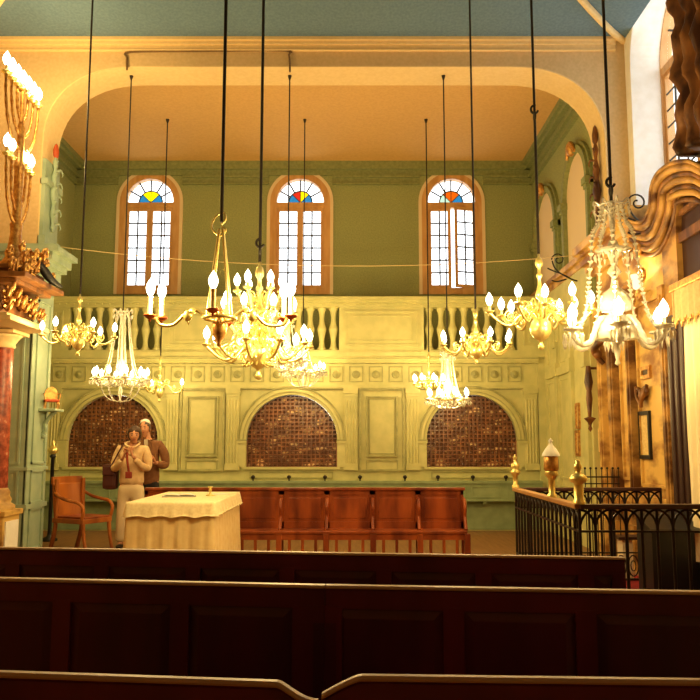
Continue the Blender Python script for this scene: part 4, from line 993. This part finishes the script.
# red-brown bench of five seats (plus part behind table) against the panelling
def seats():
    Yb = 10.1; zt = zat(487.5, Yb); zs = .38
    x1 = at(463.5, 500, Yb).x; pit = (at(411, 500, Yb).x - at(284, 500, Yb).x) / 3 * 1.02
    pit = .575; n = 7; x0 = x1 - n * pit
    r = thing('stall_bench', 'red-brown oak bench divided into seats by curved arms behind the draped table', 'bench', (x0, Yb, 0)); L = n * pit
    MB().bbox((-.0, -.03, zt - .035), (L + .02, .05, zt), .008).build('top_rail', M['redwood'], r)
    b = MB().box((0, 0, zs - .0), (L, .035, zs + .08)).box((0, 0, zt - .09), (L, .035, zt - .035))
    for k in range(n + 1): b.box((max(0, k * pit - .035), 0, zs), (min(L, k * pit + .035), .0351, zt - .04))
    b.build('back_frame', M['redwood'], r)
    for k in range(n): MB().bbox((k * pit + .035, .012, zs + .075), ((k + 1) * pit - .035, .026, zt - .085), .004).bbox((k * pit + .08, .004, zs + .12), ((k + 1) * pit - .08, .014, zt - .13), .006).build('back_panel', M['redwood'], r)
    MB().bbox((-.01, -.32, zs - .035), (L + .0, .02, zs), .008).build('seat', M['redwood'], r)
    ap = MB().box((0, -.30, zs - .11), (L, -.275, zs - .035))
    ap.build('apron', M['redwood'], r)
    for k in range(n + 1):
        x = k * pit
        MB().tube(cat([(x, .0, zt - .14), (x, -.07, zt - .16), (x, -.13, zt - .24), (x, -.10, zs + .16), (x, -.15, zs + .06), (x, -.20, zs + .0)]), .022, 8).build('armrest', M['redwood'], r)
        MB().bbox((x - .035, -.315, 0), (x + .035, -.25, zs - .035), .006).build('front_leg', M['redwood'], r)
        MB().bbox((x - .03, .0, 0), (x + .03, .05, zs), .006).build('rear_leg', M['redwood'], r)
    sl = MB()
    for k in range(n):
        for q in (.22, .5, .78): sl.box((k * pit + q * pit - .018, -.295, .06), (k * pit + q * pit + .018, -.275, zs - .1))
    sl.box((0, -.3, .04), (L, -.27, .075)); sl.build('front_slats', M['redwood'], r)
seats()
# wooden armchair at left
def armchair():
    p = at(77, 515, 10.75)
    r = thing('wooden_armchair', 'orange cherry-wood armchair standing in front of the left pier', 'chair', (p.x + .04, 10.85, 0), math.radians(63))
    # local: seat faces -y ; x left-right
    Wd, D, zs, zt = .53, .56, .46, .99
    MB().bbox((-Wd / 2, -D / 2, zs - .075), (Wd / 2, D / 2, zs - .01), .01).build('seat_frame', M['chairwood'], r)
    MB().bbox((-Wd / 2 + .03, -D / 2 + .0, zs - .012), (Wd / 2 - .03, D / 2 - .03, zs + .015), .012).build('seat', M['redwood'], r)
    bk = MB()
    Z = lambda a: D / 2 - .02 + .05 * (1 - (2 * a / Wd) ** 2) * 0 + .0
    n = 12; vs = []; fs = []
    for z, t in ((zs + .0, .0), (zt - .1, .055), (zt - .09, .075), (zt, .08)):
        for i in range(n + 1):
            a = -Wd / 2 + Wd * i / n; curve = .07 * (1 - (2 * a / Wd) ** 2)
            vs.append((a, D / 2 - .06 + curve + t, z))
    m = n + 1; q = len(vs); vs += [(x, y + .03, z) for x, y, z in vs]
    for j in range(3):
        for i in range(n): f = (j * m + i, j * m + i + 1, (j + 1) * m + i + 1, (j + 1) * m + i); fs += [f, tuple(k + q for k in reversed(f))]
    for i in range(n): fs += [(i + 1, i, i + q, i + 1 + q), (3 * m + i, 3 * m + i + 1, 3 * m + i + 1 + q, 3 * m + i + q)]
    for j in range(3): fs += [(j * m, (j + 1) * m, (j + 1) * m + q, j * m + q), ((j + 1) * m + n, j * m + n, j * m + n + q, (j + 1) * m + n + q)]
    bk.add(vs, fs); bk.build('backrest', M['chairwood'], r)
    for s in (-1, 1):
        MB().tube(cat([(s * (Wd / 2 - .01), D / 2 - .03, .78), (s * (Wd / 2 + .01), .12, .72), (s * (Wd / 2 + .02), -.05, .685), (s * (Wd / 2 + .015), -.2, .66), (s * (Wd / 2), -D / 2 + .0, .58), (s * (Wd / 2 - .01), -D / 2 + .03, zs - .02)]), .023, 8).build('armrest', M['chairwood'], r)
        MB().tube(cat([(s * (Wd / 2 - .03), -D / 2 + .03, zs - .03), (s * (Wd / 2 - .03), -D / 2 + .01, .25), (s * (Wd / 2 - .03), -D / 2 - .05, 0)]), .027, 8, rf=lambda t: 1.15 - .4 * t).build('front_leg', M['chairwood'], r)
        MB().tube(cat([(s * (Wd / 2 - .03), D / 2 - .03, zs + .5), (s * (Wd / 2 - .03), D / 2 - .04, zs), (s * (Wd / 2 - .03), D / 2 - .02, .25), (s * (Wd / 2 - .03), D / 2 + .05, 0)]), .027, 8, rf=lambda t: 1.0 + .1 * t).build('rear_leg', M['chairwood'], r)
armchair()
# table under cloth
ZTb = .86
tf0, tf1 = atz(128, 503, ZTb), atz(220, 503, ZTb); tb0, tb1 = atz(157, 489.5, ZTb), atz(233, 489, ZTb)
def table():
    d = (tf1 - tf0); ang = math.atan2(d.y, d.x); W = d.length; D = 1.9
    depth = min((tb0 - tf0).length, 1.9)
    # corners of a real rectangle rotated a little
    r = thing('reading_table', 'large table hidden under ivory and lace cloths', 'table', (tf0.x, tf0.y, 0), ang + .0)
    W = .82; D = 1.75; sk = .06
    MB().bbox((.02, .02, ZTb - .05), (W - .02, D - .02, ZTb - .01), .005).build('table_top', M['chairwood'], r)
    for x in (.06, W - .06):
        for y in (.06, D - .06): MB().bbox((x - .03, y - .03, 0), (x + .03, y + .03, ZTb - .05), .004).build('leg', M['chairwood'], r)
    def cloth(name, label, mk, zt, off, bottom, fold, m=None, scal=0, amp=.02):
        # rounded-rect perimeter going round the table
        per = []; nn = 44
        P = [(-off, -off), (W + off, -off), (W + off, D + off), (-off, D + off)]
        for i in range(4):
            a, b = P[i], P[(i + 1) % 4]; L = math.hypot(b[0] - a[0], b[1] - a[1]); k = int(L / .02)
            nx, ny = (b[1] - a[1]) / L, -(b[0] - a[0]) / L
            for j in range(k): t = j / k; per.append((a[0] + (b[0] - a[0]) * t, a[1] + (b[1] - a[1]) * t, nx, ny, math.sin(PI * t) ** .3))
        n = len(per); vs = []; fs = []; rows = 8
        for j in range(rows + 1):
            t = j / rows
            for i, (x, y, nx, ny, e) in enumerate(per):
                s_ = i * .02; w_ = (math.sin(s_ * fold) + .5 * math.sin(s_ * fold * 2.3 + 1)) * amp * t * e
                zb_ = bottom + (scal * abs(math.sin(s_ * 14)) if j == rows else 0)
                fl = .06 * t * (1.0)
                vs.append((x + nx * (w_ + fl * .6 + .004 * (j > 0)), y + ny * (w_ + fl * .6 + .004 * (j > 0)), zt - (zt - zb_) * t))
        for j in range(rows):
            for i in range(n): fs.append((j * n + i, (j + 1) * n + i, (j + 1) * n + (i + 1) % n, j * n + (i + 1) % n))
        fs.append(tuple(range(n)))
        o = MB().add(vs, fs).mesh(name, M[mk])
        for p_ in o.polygons: p_.use_smooth = len(p_.vertices) == 4
        ob = link(name, o, None, (tf0.x, tf0.y, 0), ang); tag(ob, label, 'tablecloth'); return ob
    cloth('tablecloth', 'long ivory cloth falling in folds from the table to the floor', 'cloth', ZTb, .01, .03, 38, amp=.016)
    cloth('lace_overcloth', 'short white lace cloth with scalloped hem lying over the ivory tablecloth', 'lace', ZTb + .006, .016, ZTb - .14, 30, scal=.02, amp=.008)
    # open book and small objects
    bk = thing('open_book', 'open book lying on the lace-covered table', 'book', (tf0.x + .30, tf0.y + .9, ZTb + .008), .2)
    mb = MB(); vs = []; fs = []; n = 10
    for s in (-1, 1):
        for i in range(n + 1):
            t = i / n; vs += [(s * .17 * t, -.12, .006 + .022 * math.sin(PI * (t * .85 + .1))), (s * .17 * t, .12, .006 + .022 * math.sin(PI * (t * .85 + .1)))]
    for q in (0, n + 1):
        for i in range(n): a = (q + i) * 2; fs.append((a, a + 2, a + 3, a + 1))
    MB().add(vs, fs, True).box((-.17, -.12, 0), (.17, .12, .006)).build('pages', M['paper'], bk)
    MB().box((-.18, -.13, -.002), (.18, .13, .0)).build('cover', M['bag'], bk)
    cd = thing('brass_candlestick', 'small brass candlestick standing on the lace-covered table', 'candlestick', (tf0.x + .62, tf0.y + 1.0, ZTb + .006))
    MB().lathe([(.045, 0), (.05, .008), (.02, .02), (.01, .04), (.018, .06), (.01, .08), (.03, .095), (.028, .1), (.001, .1)], (0, 0, 0), 12).build('base', M['brass'], cd)
    sh = link('paper_sheet', MB().box((-.1, -.14, 0), (.1, .14, .002)).mesh('paper_sheet', M['paper']), None, (tf0.x + .66, tf0.y + 1.3, ZTb + .007), .4); tag(sh, 'loose white sheet of paper on the table behind the candlestick', 'paper')
table()
# ================================================================ IRON RAILING
ZRL = 1.0
a_far, a_near = atz(515, 487.5, ZRL), atz(580, 504, ZRL)
XF = (a_far.x + a_near.x) / 2; YF, YN = a_far.y, a_near.y
XE = 3.32
def railing(label, p0, p1, npan, near=False):
    d = p1 - p0; L = d.length; ang = math.atan2(d.y, d.x)
    r = thing('iron_railing', label, 'railing', (p0.x, p0.y, 0), ang)
    MB().bbox((0, -.035, ZRL - .035), (L, .035, ZRL), .008).build('handrail', M['rail' if npan == 17 else 'ironrail'], r)  # only the lit side gets the painted gold gleam
    MB().box((0, -.012, .80), (L, .012, .815)).box((0, -.012, .10), (L, .012, .12)).box((0, -.012, .36), (L, .012, .372)).build('crossbars', M['iron'], r)
    st = L / npan
    bar = cm('railbar', lambda: MB().tube([(0, 0, 0), (0, 0, .965)], .012, 6).mesh('baluster_bar', M['iron']))
    for k in range(npan + 1): link('baluster_bar', bar, r, (k * st, 0, 0))
    h = MB()
    for k in range(-1, npan):
        pts = [(k * st + st + st * math.cos(PI - PI * t / 12) , 0, .815 + .145 * math.sin(PI * t / 12)) for t in range(13)]
        pts = [q for q in pts if -.001 <= q[0] <= L + .001]
        if len(pts) > 2: h.tube(pts, .010, 5)
    h.build('hoops', M['iron'], r)
    s_ = MB()
    for k in range(npan):
        c = (k + .5) * st; R_ = st * .42
        s_.tube([(c + R_ * math.cos(2 * PI * t / 14), 0, .24 + .10 * math.sin(2 * PI * t / 14)) for t in range(14)], .007, 5, closed=True)
        s_.tube([(c + R_ * .5 * math.cos(2 * PI * t / 10), 0, .24 + .05 * math.sin(2 * PI * t / 10)) for t in range(10)], .006, 5, closed=True)
    s_.build('ring_scrolls', M['iron'], r)
    return r
railing('iron railing side running away from the pews towards the green wall', Vector((XF, YN, 0)), Vector((XF, YF, 0)), 17)
railing('nearest iron railing side, running to the white curtain', Vector((XF, YN, 0)), Vector((XE - .25, YN, 0)), 13)
railing('farthest iron railing side before the marble wall', Vector((XF, YF, 0)), Vector((XE - .25, YF, 0)), 12)
def post(label, px, Y, kind):
    x = XF; r = thing('brass_finial', label, 'finial', (x, Y, ZRL))
    if kind == 'lantern':
        MB().lathe([(.04, 0), (.04, .02), (.028, .03), (.028, .14), (.04, .16), (.06, .18), (.05, .21)], (0, 0, 0), 12).build('stand', M['brass'], r)
        MB().lathe([(.05, .21), (.062, .22), (.06, .32), (.05, .33)], (0, 0, 0), 8).build('lantern_body', M['gilt'], r)
        MB().lathe([(.075, .33), (.07, .35), (.045, .39), (.02, .42), (.012, .44), (.02, .455), (.001, .475)], (0, 0, 0), 8).build('lantern_roof', M['whitecap'], r)
    elif kind == 'urn':
        MB().lathe([(.045, 0), (.045, .02), (.034, .03), (.036, .12), (.03, .14), (.06, .16), (.07, .18), (.05, .205), (.02, .22), (.018, .24), (.03, .255), (.028, .275), (.016, .29), (.02, .305), (.001, .32)], (0, 0, 0), 12).build('urn', M['brass'], r)
    else:
        MB().lathe([(.035, 0), (.035, .02), (.022, .03), (.024, .11), (.04, .13), (.055, .16), (.03, .175), (.045, .20), (.04, .23), (.014, .25), (.014, .28), (.022, .295), (.001, .33)], (0, 0, 0), 12).build('urn', M['brass'], r)
    return r
post('brass finial on the far corner of the iron railing', 514, YF, 'small')
yl = YF + (YN - YF) * .48
lx = atz(556, 497, ZRL)
post('brass lantern with white cap midway along the railing side', 556, lx.y, 'lantern')
post('squat brass urn on the near corner of the iron railing', 579, YN, 'urn')
# red carpet, steps in the enclosure
tag(MB().box((1.95, 5.2, 0), (3.1, 9.2, .012)).build('red_carpet', M['carpet']), 'strip of red carpet on the floor beside the iron railing', 'carpet')
st = thing('ark_steps', 'dark steps up to the white curtain behind the iron railing', 'steps', (3.0, 6.6, 0))
MB().bbox((.07, -1.2, .012), (.32, .55, .2), .01).build('lower_step', M['darkwood'], st); MB().bbox((.12, -1.1, .2), (.32, .45, .4), .01).build('upper_step', M['darkwood'], st)
cr = thing('iron_cresting', 'small spiked iron cresting beyond the far railing', 'ironwork', (at(602, 480, 8.6).x, 8.6, 0))
mb = MB().box((-.19, -.01, 1.07), (.19, .01, 1.085)).box((-.19, -.01, 1.0), (.19, .01, 1.012))
for k in range(7): x = -.18 + .06 * k; mb.tube([(x, 0, 0), (x, 0, 1.16)], .006, 5).ball((x, 0, 1.17), .014, 6)
mb.build('spikes', M['iron'], cr)
cb = thing('lit_panel_post', 'narrow pale upright standing in for a lit panel glimpsed through the railing', 'stand', (at(629, 550, 8.4).x, 8.5, .012))
MB().bbox((-.05, -.05, 0), (.06, .12, .42), .006).build('upright', M['curtain'], cb); MB().bbox((-.09, -.08, .42), (.25, .18, .45), .006).build('slanted_top', M['darkwood'], cb)  # added upright, its cream colour imitates light on a panel
# hat pegs on the far wall ledge
pe = cm('peg', lambda: MB().lathe([(.012, 0), (.012, .03), (.032, .045), (.036, .07), (.02, .09), (.001, .095)], (0, 0, 0), 10).mesh('ledge_knob', M['iron']))
wh = ['behind the left end of the red bench', 'second in the row behind the red bench', 'third in the row behind the red bench', 'fourth in the row behind the red bench', 'fifth in the row behind the red bench', 'beyond the right end of the red bench', 'nearer the railing than the red bench', 'closest to the far railing finial']
for px, t in zip((253, 289, 325, 360, 405, 438, 473, 506), wh):
    q = at(px, 483, YG - .1); o = link('ledge_knob', pe, None, (q.x, YG - .1, ZD + .04)); tag(o, 'dark round knob on the green ledge, ' + t, 'knob', 'knobs along the green ledge')
# ================================================================ PEOPLE
def skin_mesh(name, chains, m, parent, extra=None, sub=2):
    """chains: list of lists of (pos, radius or (rx, ry)); first point of later chains may be an index into the vertex list"""
    me = bpy.data.meshes.new(name); vs, es, rs = [], [], []
    for ch in chains:
        prev = None
        for it in ch:
            if isinstance(it, int): prev = it; continue
            p, r = it; vs.append(p); rs.append(r if isinstance(r, tuple) else (r, r))
            if prev is not None: es.append((prev, len(vs) - 1))
            prev = len(vs) - 1
    me.from_pydata(vs, es, []); o = bpy.data.objects.new(name, me); COL.objects.link(o)
    md = o.modifiers.new('s', 'SKIN'); md.use_smooth_shade = True
    for i, sv in enumerate(me.skin_vertices[0].data): sv.radius = rs[i]; sv.use_root = (i == 0)
    s2 = o.modifiers.new('u', 'SUBSURF'); s2.levels = sub; s2.render_levels = sub
    dg = bpy.context.evaluated_depsgraph_get(); ev = o.evaluated_get(dg); nm = bpy.data.meshes.new_from_object(ev)
    bpy.data.objects.remove(o)
    if extra:
        bm = bmesh.new(); bm.from_mesh(nm); t = extra.mesh('tmp', m); bm.from_mesh(t); bm.to_mesh(nm); bm.free()
    nm.materials.clear(); nm.materials.append(m)
    nm.polygons.foreach_set('use_smooth', [True] * len(nm.polygons))
    return link(name, nm, parent)
def head_mb(c, s=1.0, yaw=0.0, tilt=0.0):
    """head facing -y, centre c"""
    mb = MB(); vs = []; n, m = 20, 16
    for j in range(m + 1):
        ph = PI * j / m
        for i in range(n):
            th = 2 * PI * i / n; x = .073 * math.sin(ph) * math.cos(th); y = .092 * math.sin(ph) * math.sin(th); z = .115 * -math.cos(ph)
            if z < 0: k = 1 + z * 3.2; x *= max(.55, k * .95 + .05); y = y * max(.62, k) - .018 * (-z / .115)
            if y < 0 and abs(x) < .018 and -.03 < z < .018: y -= .020 * (1 - abs(x) / .018) * (1.2 - (z + .03) / .048)
            if y < 0 and .006 < z < .03 and .015 < abs(x) < .05: y += .008
            if y < 0 and z < -.085 and abs(x) < .03: y -= .008
            vs.append((x, y, z))
    fs = [(j * n + i, j * n + (i + 1) % n, (j + 1) * n + (i + 1) % n, (j + 1) * n + i) for j in range(m) for i in range(n)]
    for sgn in (-1, 1):
        o = len(vs); e = MB().ball((sgn * .074, .008, -.005), .026, 6, (.35, .7, 1.1)); vs += e.v; fs += [tuple(k + o for k in f) for f in e.f]
    R = Matrix.Rotation(yaw, 3, 'Z') @ Matrix.Rotation(tilt, 3, 'X')
    return mb.add([Vector(c) + R @ (Vector(v) * s) for v in vs], fs, True), R
def hand_into(mb, wrist, fwd, side, s=1.0, curl=.6):
    """palm + four fingers + thumb; fwd: direction of hand, side: direction towards the thumb"""
    f = Vector(fwd).normalized(); sd = Vector(side); sd = (sd - f * sd.dot(f)).normalized(); nr = f.cross(sd)
    wv = Vector(wrist)
    P = lambda a, b, c: wv + f * a * s + sd * b * s + nr * c * s
    mb.tube([P(-.02, 0, 0), P(.0, 0, 0), P(.04, 0, 0), P(.08, 0, 0)], .034 * s, 8, rf=lambda t: .8 + .35 * t, flat=.5)
    for k, (b, L) in enumerate(((.030, .068), (.010, .076), (-.010, .070), (-.029, .054))):
        pts = [P(.07, b, 0), P(.085 + L * .35, b, -.006), P(.085 + L * .35 + L * .33 * math.cos(curl), b, -L * .33 * math.sin(curl) - .006), P(.085 + L * .35 + L * .33 * math.cos(curl) + L * .3 * math.cos(2 * curl), b, -L * .33 * math.sin(curl) - L * .3 * math.sin(2 * curl) - .006)]
        mb.tube(cat(pts, 3), .0088 * s, 6, rf=lambda t: 1 - .25 * t)
    mb.tube(cat([P(.015, .025, 0), P(.04, .05, -.01), P(.065, .06, -.022), P(.085, .05, -.035)], 3), .010 * s, 6, rf=lambda t: 1 - .25 * t)
def person_woman():
    Y = 11.15; x = at(131, 500, Y).x
    r = thing('person', 'person in cream jacket and trousers with a dark red bag, hands raised to the chest', 'person', (x, Y, 0), 0)
    hc = (.03, -.05, 1.555)
    hd, R = head_mb(hc, 1.02, .25, .12)
    hands = MB()
    # arms: both forearms raised, hands meeting before the chest/chin
    LW, RW = (.085, -.30, 1.27), (-.045, -.30, 1.25)      # wrists (her left is +x)
    hand_into(hands, LW, (-.25, -.05, 1), (-1, 0, 0), 1.0, .7); hand_into(hands, RW, (.45, -.05, 1), (1, -.2, 0), 1.0, .7)
    ex = MB().add(hd.v, hd.f, True); ex.add(hands.v, hands.f, True)
    skin_mesh('body', [[((0, 0, .95), (.14, .11)), ((0, 0, 1.15), (.125, .095)), ((0, .01, 1.33), (.15, .09)), ((0, .005, 1.41), (.06, .055)), ((.012, -.01, 1.46), .050), ((.025, -.03, 1.54), .052)],
        [2, ((.17, 0, 1.36), .05), ((.22, -.02, 1.09), .036), (LW, .024)], [2, ((-.17, 0, 1.36), .05), ((-.22, -.04, 1.09), .036), (RW, .024)],
        [0, ((.09, 0, .85), .085), ((.10, -.01, .48), .055), ((.10, .02, .09), .036), ((.11, -.07, .04), (.035, .03)), ((.115, -.12, .03), (.03, .022))],
        [0, ((-.09, 0, .85), .085), ((-.11, -.01, .48), .055), ((-.12, .02, .09), .036), ((-.13, -.07, .04), (.035, .03)), ((-.14, -.12, .03), (.03, .022))]], M['skin'], r, ex)
    skin_mesh('jacket', [[((0, 0, .83), (.205, .15)), ((0, 0, .97), (.185, .14)), ((0, 0, 1.13), (.165, .125)), ((0, .01, 1.30), (.18, .12)), ((0, .01, 1.41), (.10, .08))],
        [3, ((.18, .0, 1.35), .078), ((.225, -.01, 1.20), .068), ((.235, -.03, 1.08), .060), ((.17, -.17, 1.14), .052), ((.10, -.275, 1.235), .042)],
        [3, ((-.18, .0, 1.35), .078), ((-.225, -.02, 1.20), .068), ((-.235, -.05, 1.08), .060), ((-.15, -.18, 1.13), .052), ((-.07, -.275, 1.215), .042)]], M['coat'], r)
    MB().tube(cat([(-.09, -.055, 1.43), (-.04, -.10, 1.40), (.03, -.11, 1.385), (.09, -.07, 1.42), (.07, .05, 1.46), (-.07, .05, 1.46)], 5, closed=True), .017, 6, closed=True).build('collar', M['coat'], r)
    skin_mesh('trousers', [[((0, 0, .94), (.17, .135)), ((0, 0, .84), (.19, .145))], [1, ((.095, 0, .72), .10), ((.105, -.01, .48), .082), ((.11, .0, .25), .078), ((.11, .01, .07), .080)], [1, ((-.095, 0, .72), .10), ((-.115, -.01, .48), .082), ((-.125, .0, .25), .078), ((-.13, .01, .07), .080)]], M['trous'], r)
    for s in (-1, 1): MB().ball((s * .12, -.06, .035), .05, 8, (.9, 2.3, .68)).build('shoe', M['shoe'], r)
    # hair: cap with side volumes
    hb = MB(); c = Vector(hc) + Vector((.0, .018, .022))
    hb.ball(c, .108, 14, (.92, 1.0, 1.06)); pr = []
    hb2 = MB(); keep = []
    # carve the face opening
    for f in hb.f:
        ctr = sum((Vector(hb.v[i]) for i in f), Vector()) / len(f) - Vector(hc); q = R.inverted() @ ctr
        if q.y < -.045 and q.z < .055: continue
        if q.z < -.075 : continue
        keep.append(f)
    hb2.add(hb.v, keep, True); o = hb2.build('hair', M['hair'], r); sd_ = o.modifiers.new('t', 'SOLIDIFY'); sd_.thickness = .02
    feat(r, hc, R)
    # camera strap / dark red scarf hanging from hands
    MB().tube(cat([(.02, -.34, 1.32), (.03, -.35, 1.2), (.045, -.33, 1.08), (.05, -.30, .98)]), .026, 8, flat=.6).bbox((.01, -.37, .97), (.09, -.30, 1.06), .01).build('scarf', M['scarf'], r)
    # shoulder bag
    MB().bbox((-.41, -.05, .80), (-.20, .14, 1.16), .06).bbox((-.395, -.075, 1.0), (-.22, -.04, 1.13), .02).build('bag', M['bag'], r)
    MB().tube(cat([(-.30, -.06, 1.08), (-.20, -.105, 1.25), (-.125, -.09, 1.40), (-.12, .04, 1.43), (-.2, .10, 1.28), (-.30, .08, 1.08)]), .016, 6, flat=.5).build('bag_strap', M['bag'], r)
def feat(r, hc, R):
    e = MB(); l = MB()
    for s in (-1, 1): e.ball(Vector(hc) + R @ Vector((s * .030, -.078, .012)), .011, 6, (1.2, .7, .7)); e.tube([Vector(hc) + R @ Vector((s * (.015 + .03 * t / 4), -.085 + .006 * t / 4, .032 + .004 * math.sin(PI * t / 4))) for t in range(5)], .004, 4)
    e.build('eyes', M['eye'], r)
    l.tube([Vector(hc) + R @ Vector((-.022 + .044 * t / 6, -.088 + .008 * abs(t - 3) / 3, -.052 + .003 * abs(t - 3) / 3)) for t in range(7)], .006, 5).build('mouth', M['lips'], r)
def person_man():
    Y = 11.5; x = at(151, 480, Y).x
    r = thing('person', 'person in brown jacket wearing a white skullcap, standing close behind the other', 'person', (x, Y, 0), 0)
    hc = (-.055, -.05, 1.655)
    hd, R = head_mb(hc, 1.06, -.12, .06); hands = MB()
    LW, RW = (.19, -.30, 1.17), (-.12, -.22, 1.02)
    hand_into(hands, LW, (-.35, -.4, .75), (-.2, -1, 0), 1.08, .8); hand_into(hands, RW, (.6, -.5, .1), (0, 0, 1), 1.08, .6)
    ex = MB().add(hd.v, hd.f, True); ex.add(hands.v, hands.f, True)
    skin_mesh('body', [[((0, 0, 1.0), (.15, .12)), ((0, 0, 1.22), (.14, .11)), ((0, .01, 1.38), (.14, .09)), ((-.01, .005, 1.49), (.06, .055)), ((-.03, -.005, 1.56), .056), ((-.05, -.03, 1.64), .056)],
        [2, ((.16, 0, 1.41), .045), ((.27, .0, 1.15), .042), (LW, .027)], [2, ((-.155, 0, 1.41), .045), ((-.25, -.02, 1.15), .042), (RW, .027)],
        [0, ((.10, 0, .90), .09), ((.11, -.01, .50), .06), ((.11, .02, .09), .04), ((.12, -.07, .04), (.04, .03)), ((.125, -.13, .03), (.035, .025))],
        [0, ((-.10, 0, .90), .09), ((-.11, -.01, .50), .06), ((-.11, .02, .09), .04), ((-.12, -.07, .04), (.04, .03)), ((-.125, -.13, .03), (.035, .025))]], M['skin'], r, ex)
    skin_mesh('jacket', [[((0, 0, .80), (.215, .17)), ((0, 0, 1.02), (.20, .155)), ((0, 0, 1.22), (.175, .135)), ((0, .01, 1.36), (.18, .125)), ((-.01, .01, 1.49), (.10, .085))],
        [3, ((.175, .0, 1.42), .075), ((.265, .0, 1.28), .074), ((.285, -.01, 1.13), .066), ((.25, -.15, 1.13), .056), ((.20, -.265, 1.16), .046)],
        [3, ((-.175, .0, 1.42), .075), ((-.25, .0, 1.28), .074), ((-.265, -.02, 1.13), .066), ((-.20, -.12, 1.06), .056), ((-.135, -.20, 1.025), .046)]], M['bjacket'], r)
    MB().prism([(-.045, 0), (.045, 0), (.0, -.20)], lambda a, b, d: (a - .01, -.115 + d - b * .06, 1.50 + b), .03).build('shirt', M['shirt'], r)
    for s in (-1, 1): MB().prism([(0, 0), (s * .045, -.02), (s * .05, -.12), (s * .015, -.24)], lambda a, b, d: (a + s * .03 - .01, -.135 + d - b * .05, 1.50 + b), .025).build('lapel', M['bjacket'], r)
    skin_mesh('trousers', [[((0, 0, 1.0), (.175, .14)), ((0, 0, .88), (.195, .15))], [1, ((.10, 0, .75), .105), ((.11, -.01, .50), .085), ((.115, .0, .25), .075), ((.115, .01, .07), .075)], [1, ((-.10, 0, .75), .105), ((-.11, -.01, .50), .085), ((-.115, .0, .25), .075), ((-.115, .01, .07), .075)]], M['dtrous'], r)
    for s in (-1, 1): MB().ball((s * .12, -.07, .038), .055, 8, (.9, 2.4, .68)).build('shoe', M['shoe'], r)
    hb = MB().ball(Vector(hc) + Vector((0, .014, .014)), .106, 14, (.86, 1.02, 1.06)); keep = []
    for f in hb.f:
        q = R.inverted() @ (sum((Vector(hb.v[i]) for i in f), Vector()) / len(f) - Vector(hc))
        if (q.y < -.03 and q.z < .075) or q.z < -.045: continue
        keep.append(f)
    o = MB().add(hb.v, keep, True).build('hair', M['ghair'], r); o.modifiers.new('t', 'SOLIDIFY').thickness = .012
    feat(r, hc, R)
    r.scale = (.92, .96, 1.0); r.location.x -= .05
    hb = MB(); c0 = Vector(hc) + Vector((0, .03, .055)); n = 16
    Rk = Matrix.Rotation(-.12, 3, 'X'); vs = []
    for j in range(7):
        t = j / 6; rr = .084 * math.sin(PI / 2 * (1 - t)) + .0005; z = .075 * math.sin(PI / 2 * t)
        for i in range(n): vs.append(c0 + Rk @ Vector((rr * math.cos(2 * PI * i / n), rr * 1.08 * math.sin(2 * PI * i / n), z + .012)))
    o = MB().add(vs, [(j * n + i, j * n + (i + 1) % n, (j + 1) * n + (i + 1) % n, (j + 1) * n + i) for j in range(6) for i in range(n)], True).build('skullcap', M['whitecap'], r); o.modifiers.new('t', 'SOLIDIFY').thickness = .006
person_woman(); person_man()

dl = thing('dark_lectern', 'dark wooden reading desk inside the iron railing', 'lectern', (2.60, 7.15, .012))
MB().prism([(-.18, 0), (.18, 0), (.18, .78), (-.18, .66)], lambda a, b, d: (d, a, b), .40).build('desk_body', M['black'], dl)
MB().prism([(-.24, .655), (.20, .80), (.20, .83), (-.24, .685)], lambda a, b, d: (-.03 + d, a, b), .46).build('slanted_top', M['black'], dl)
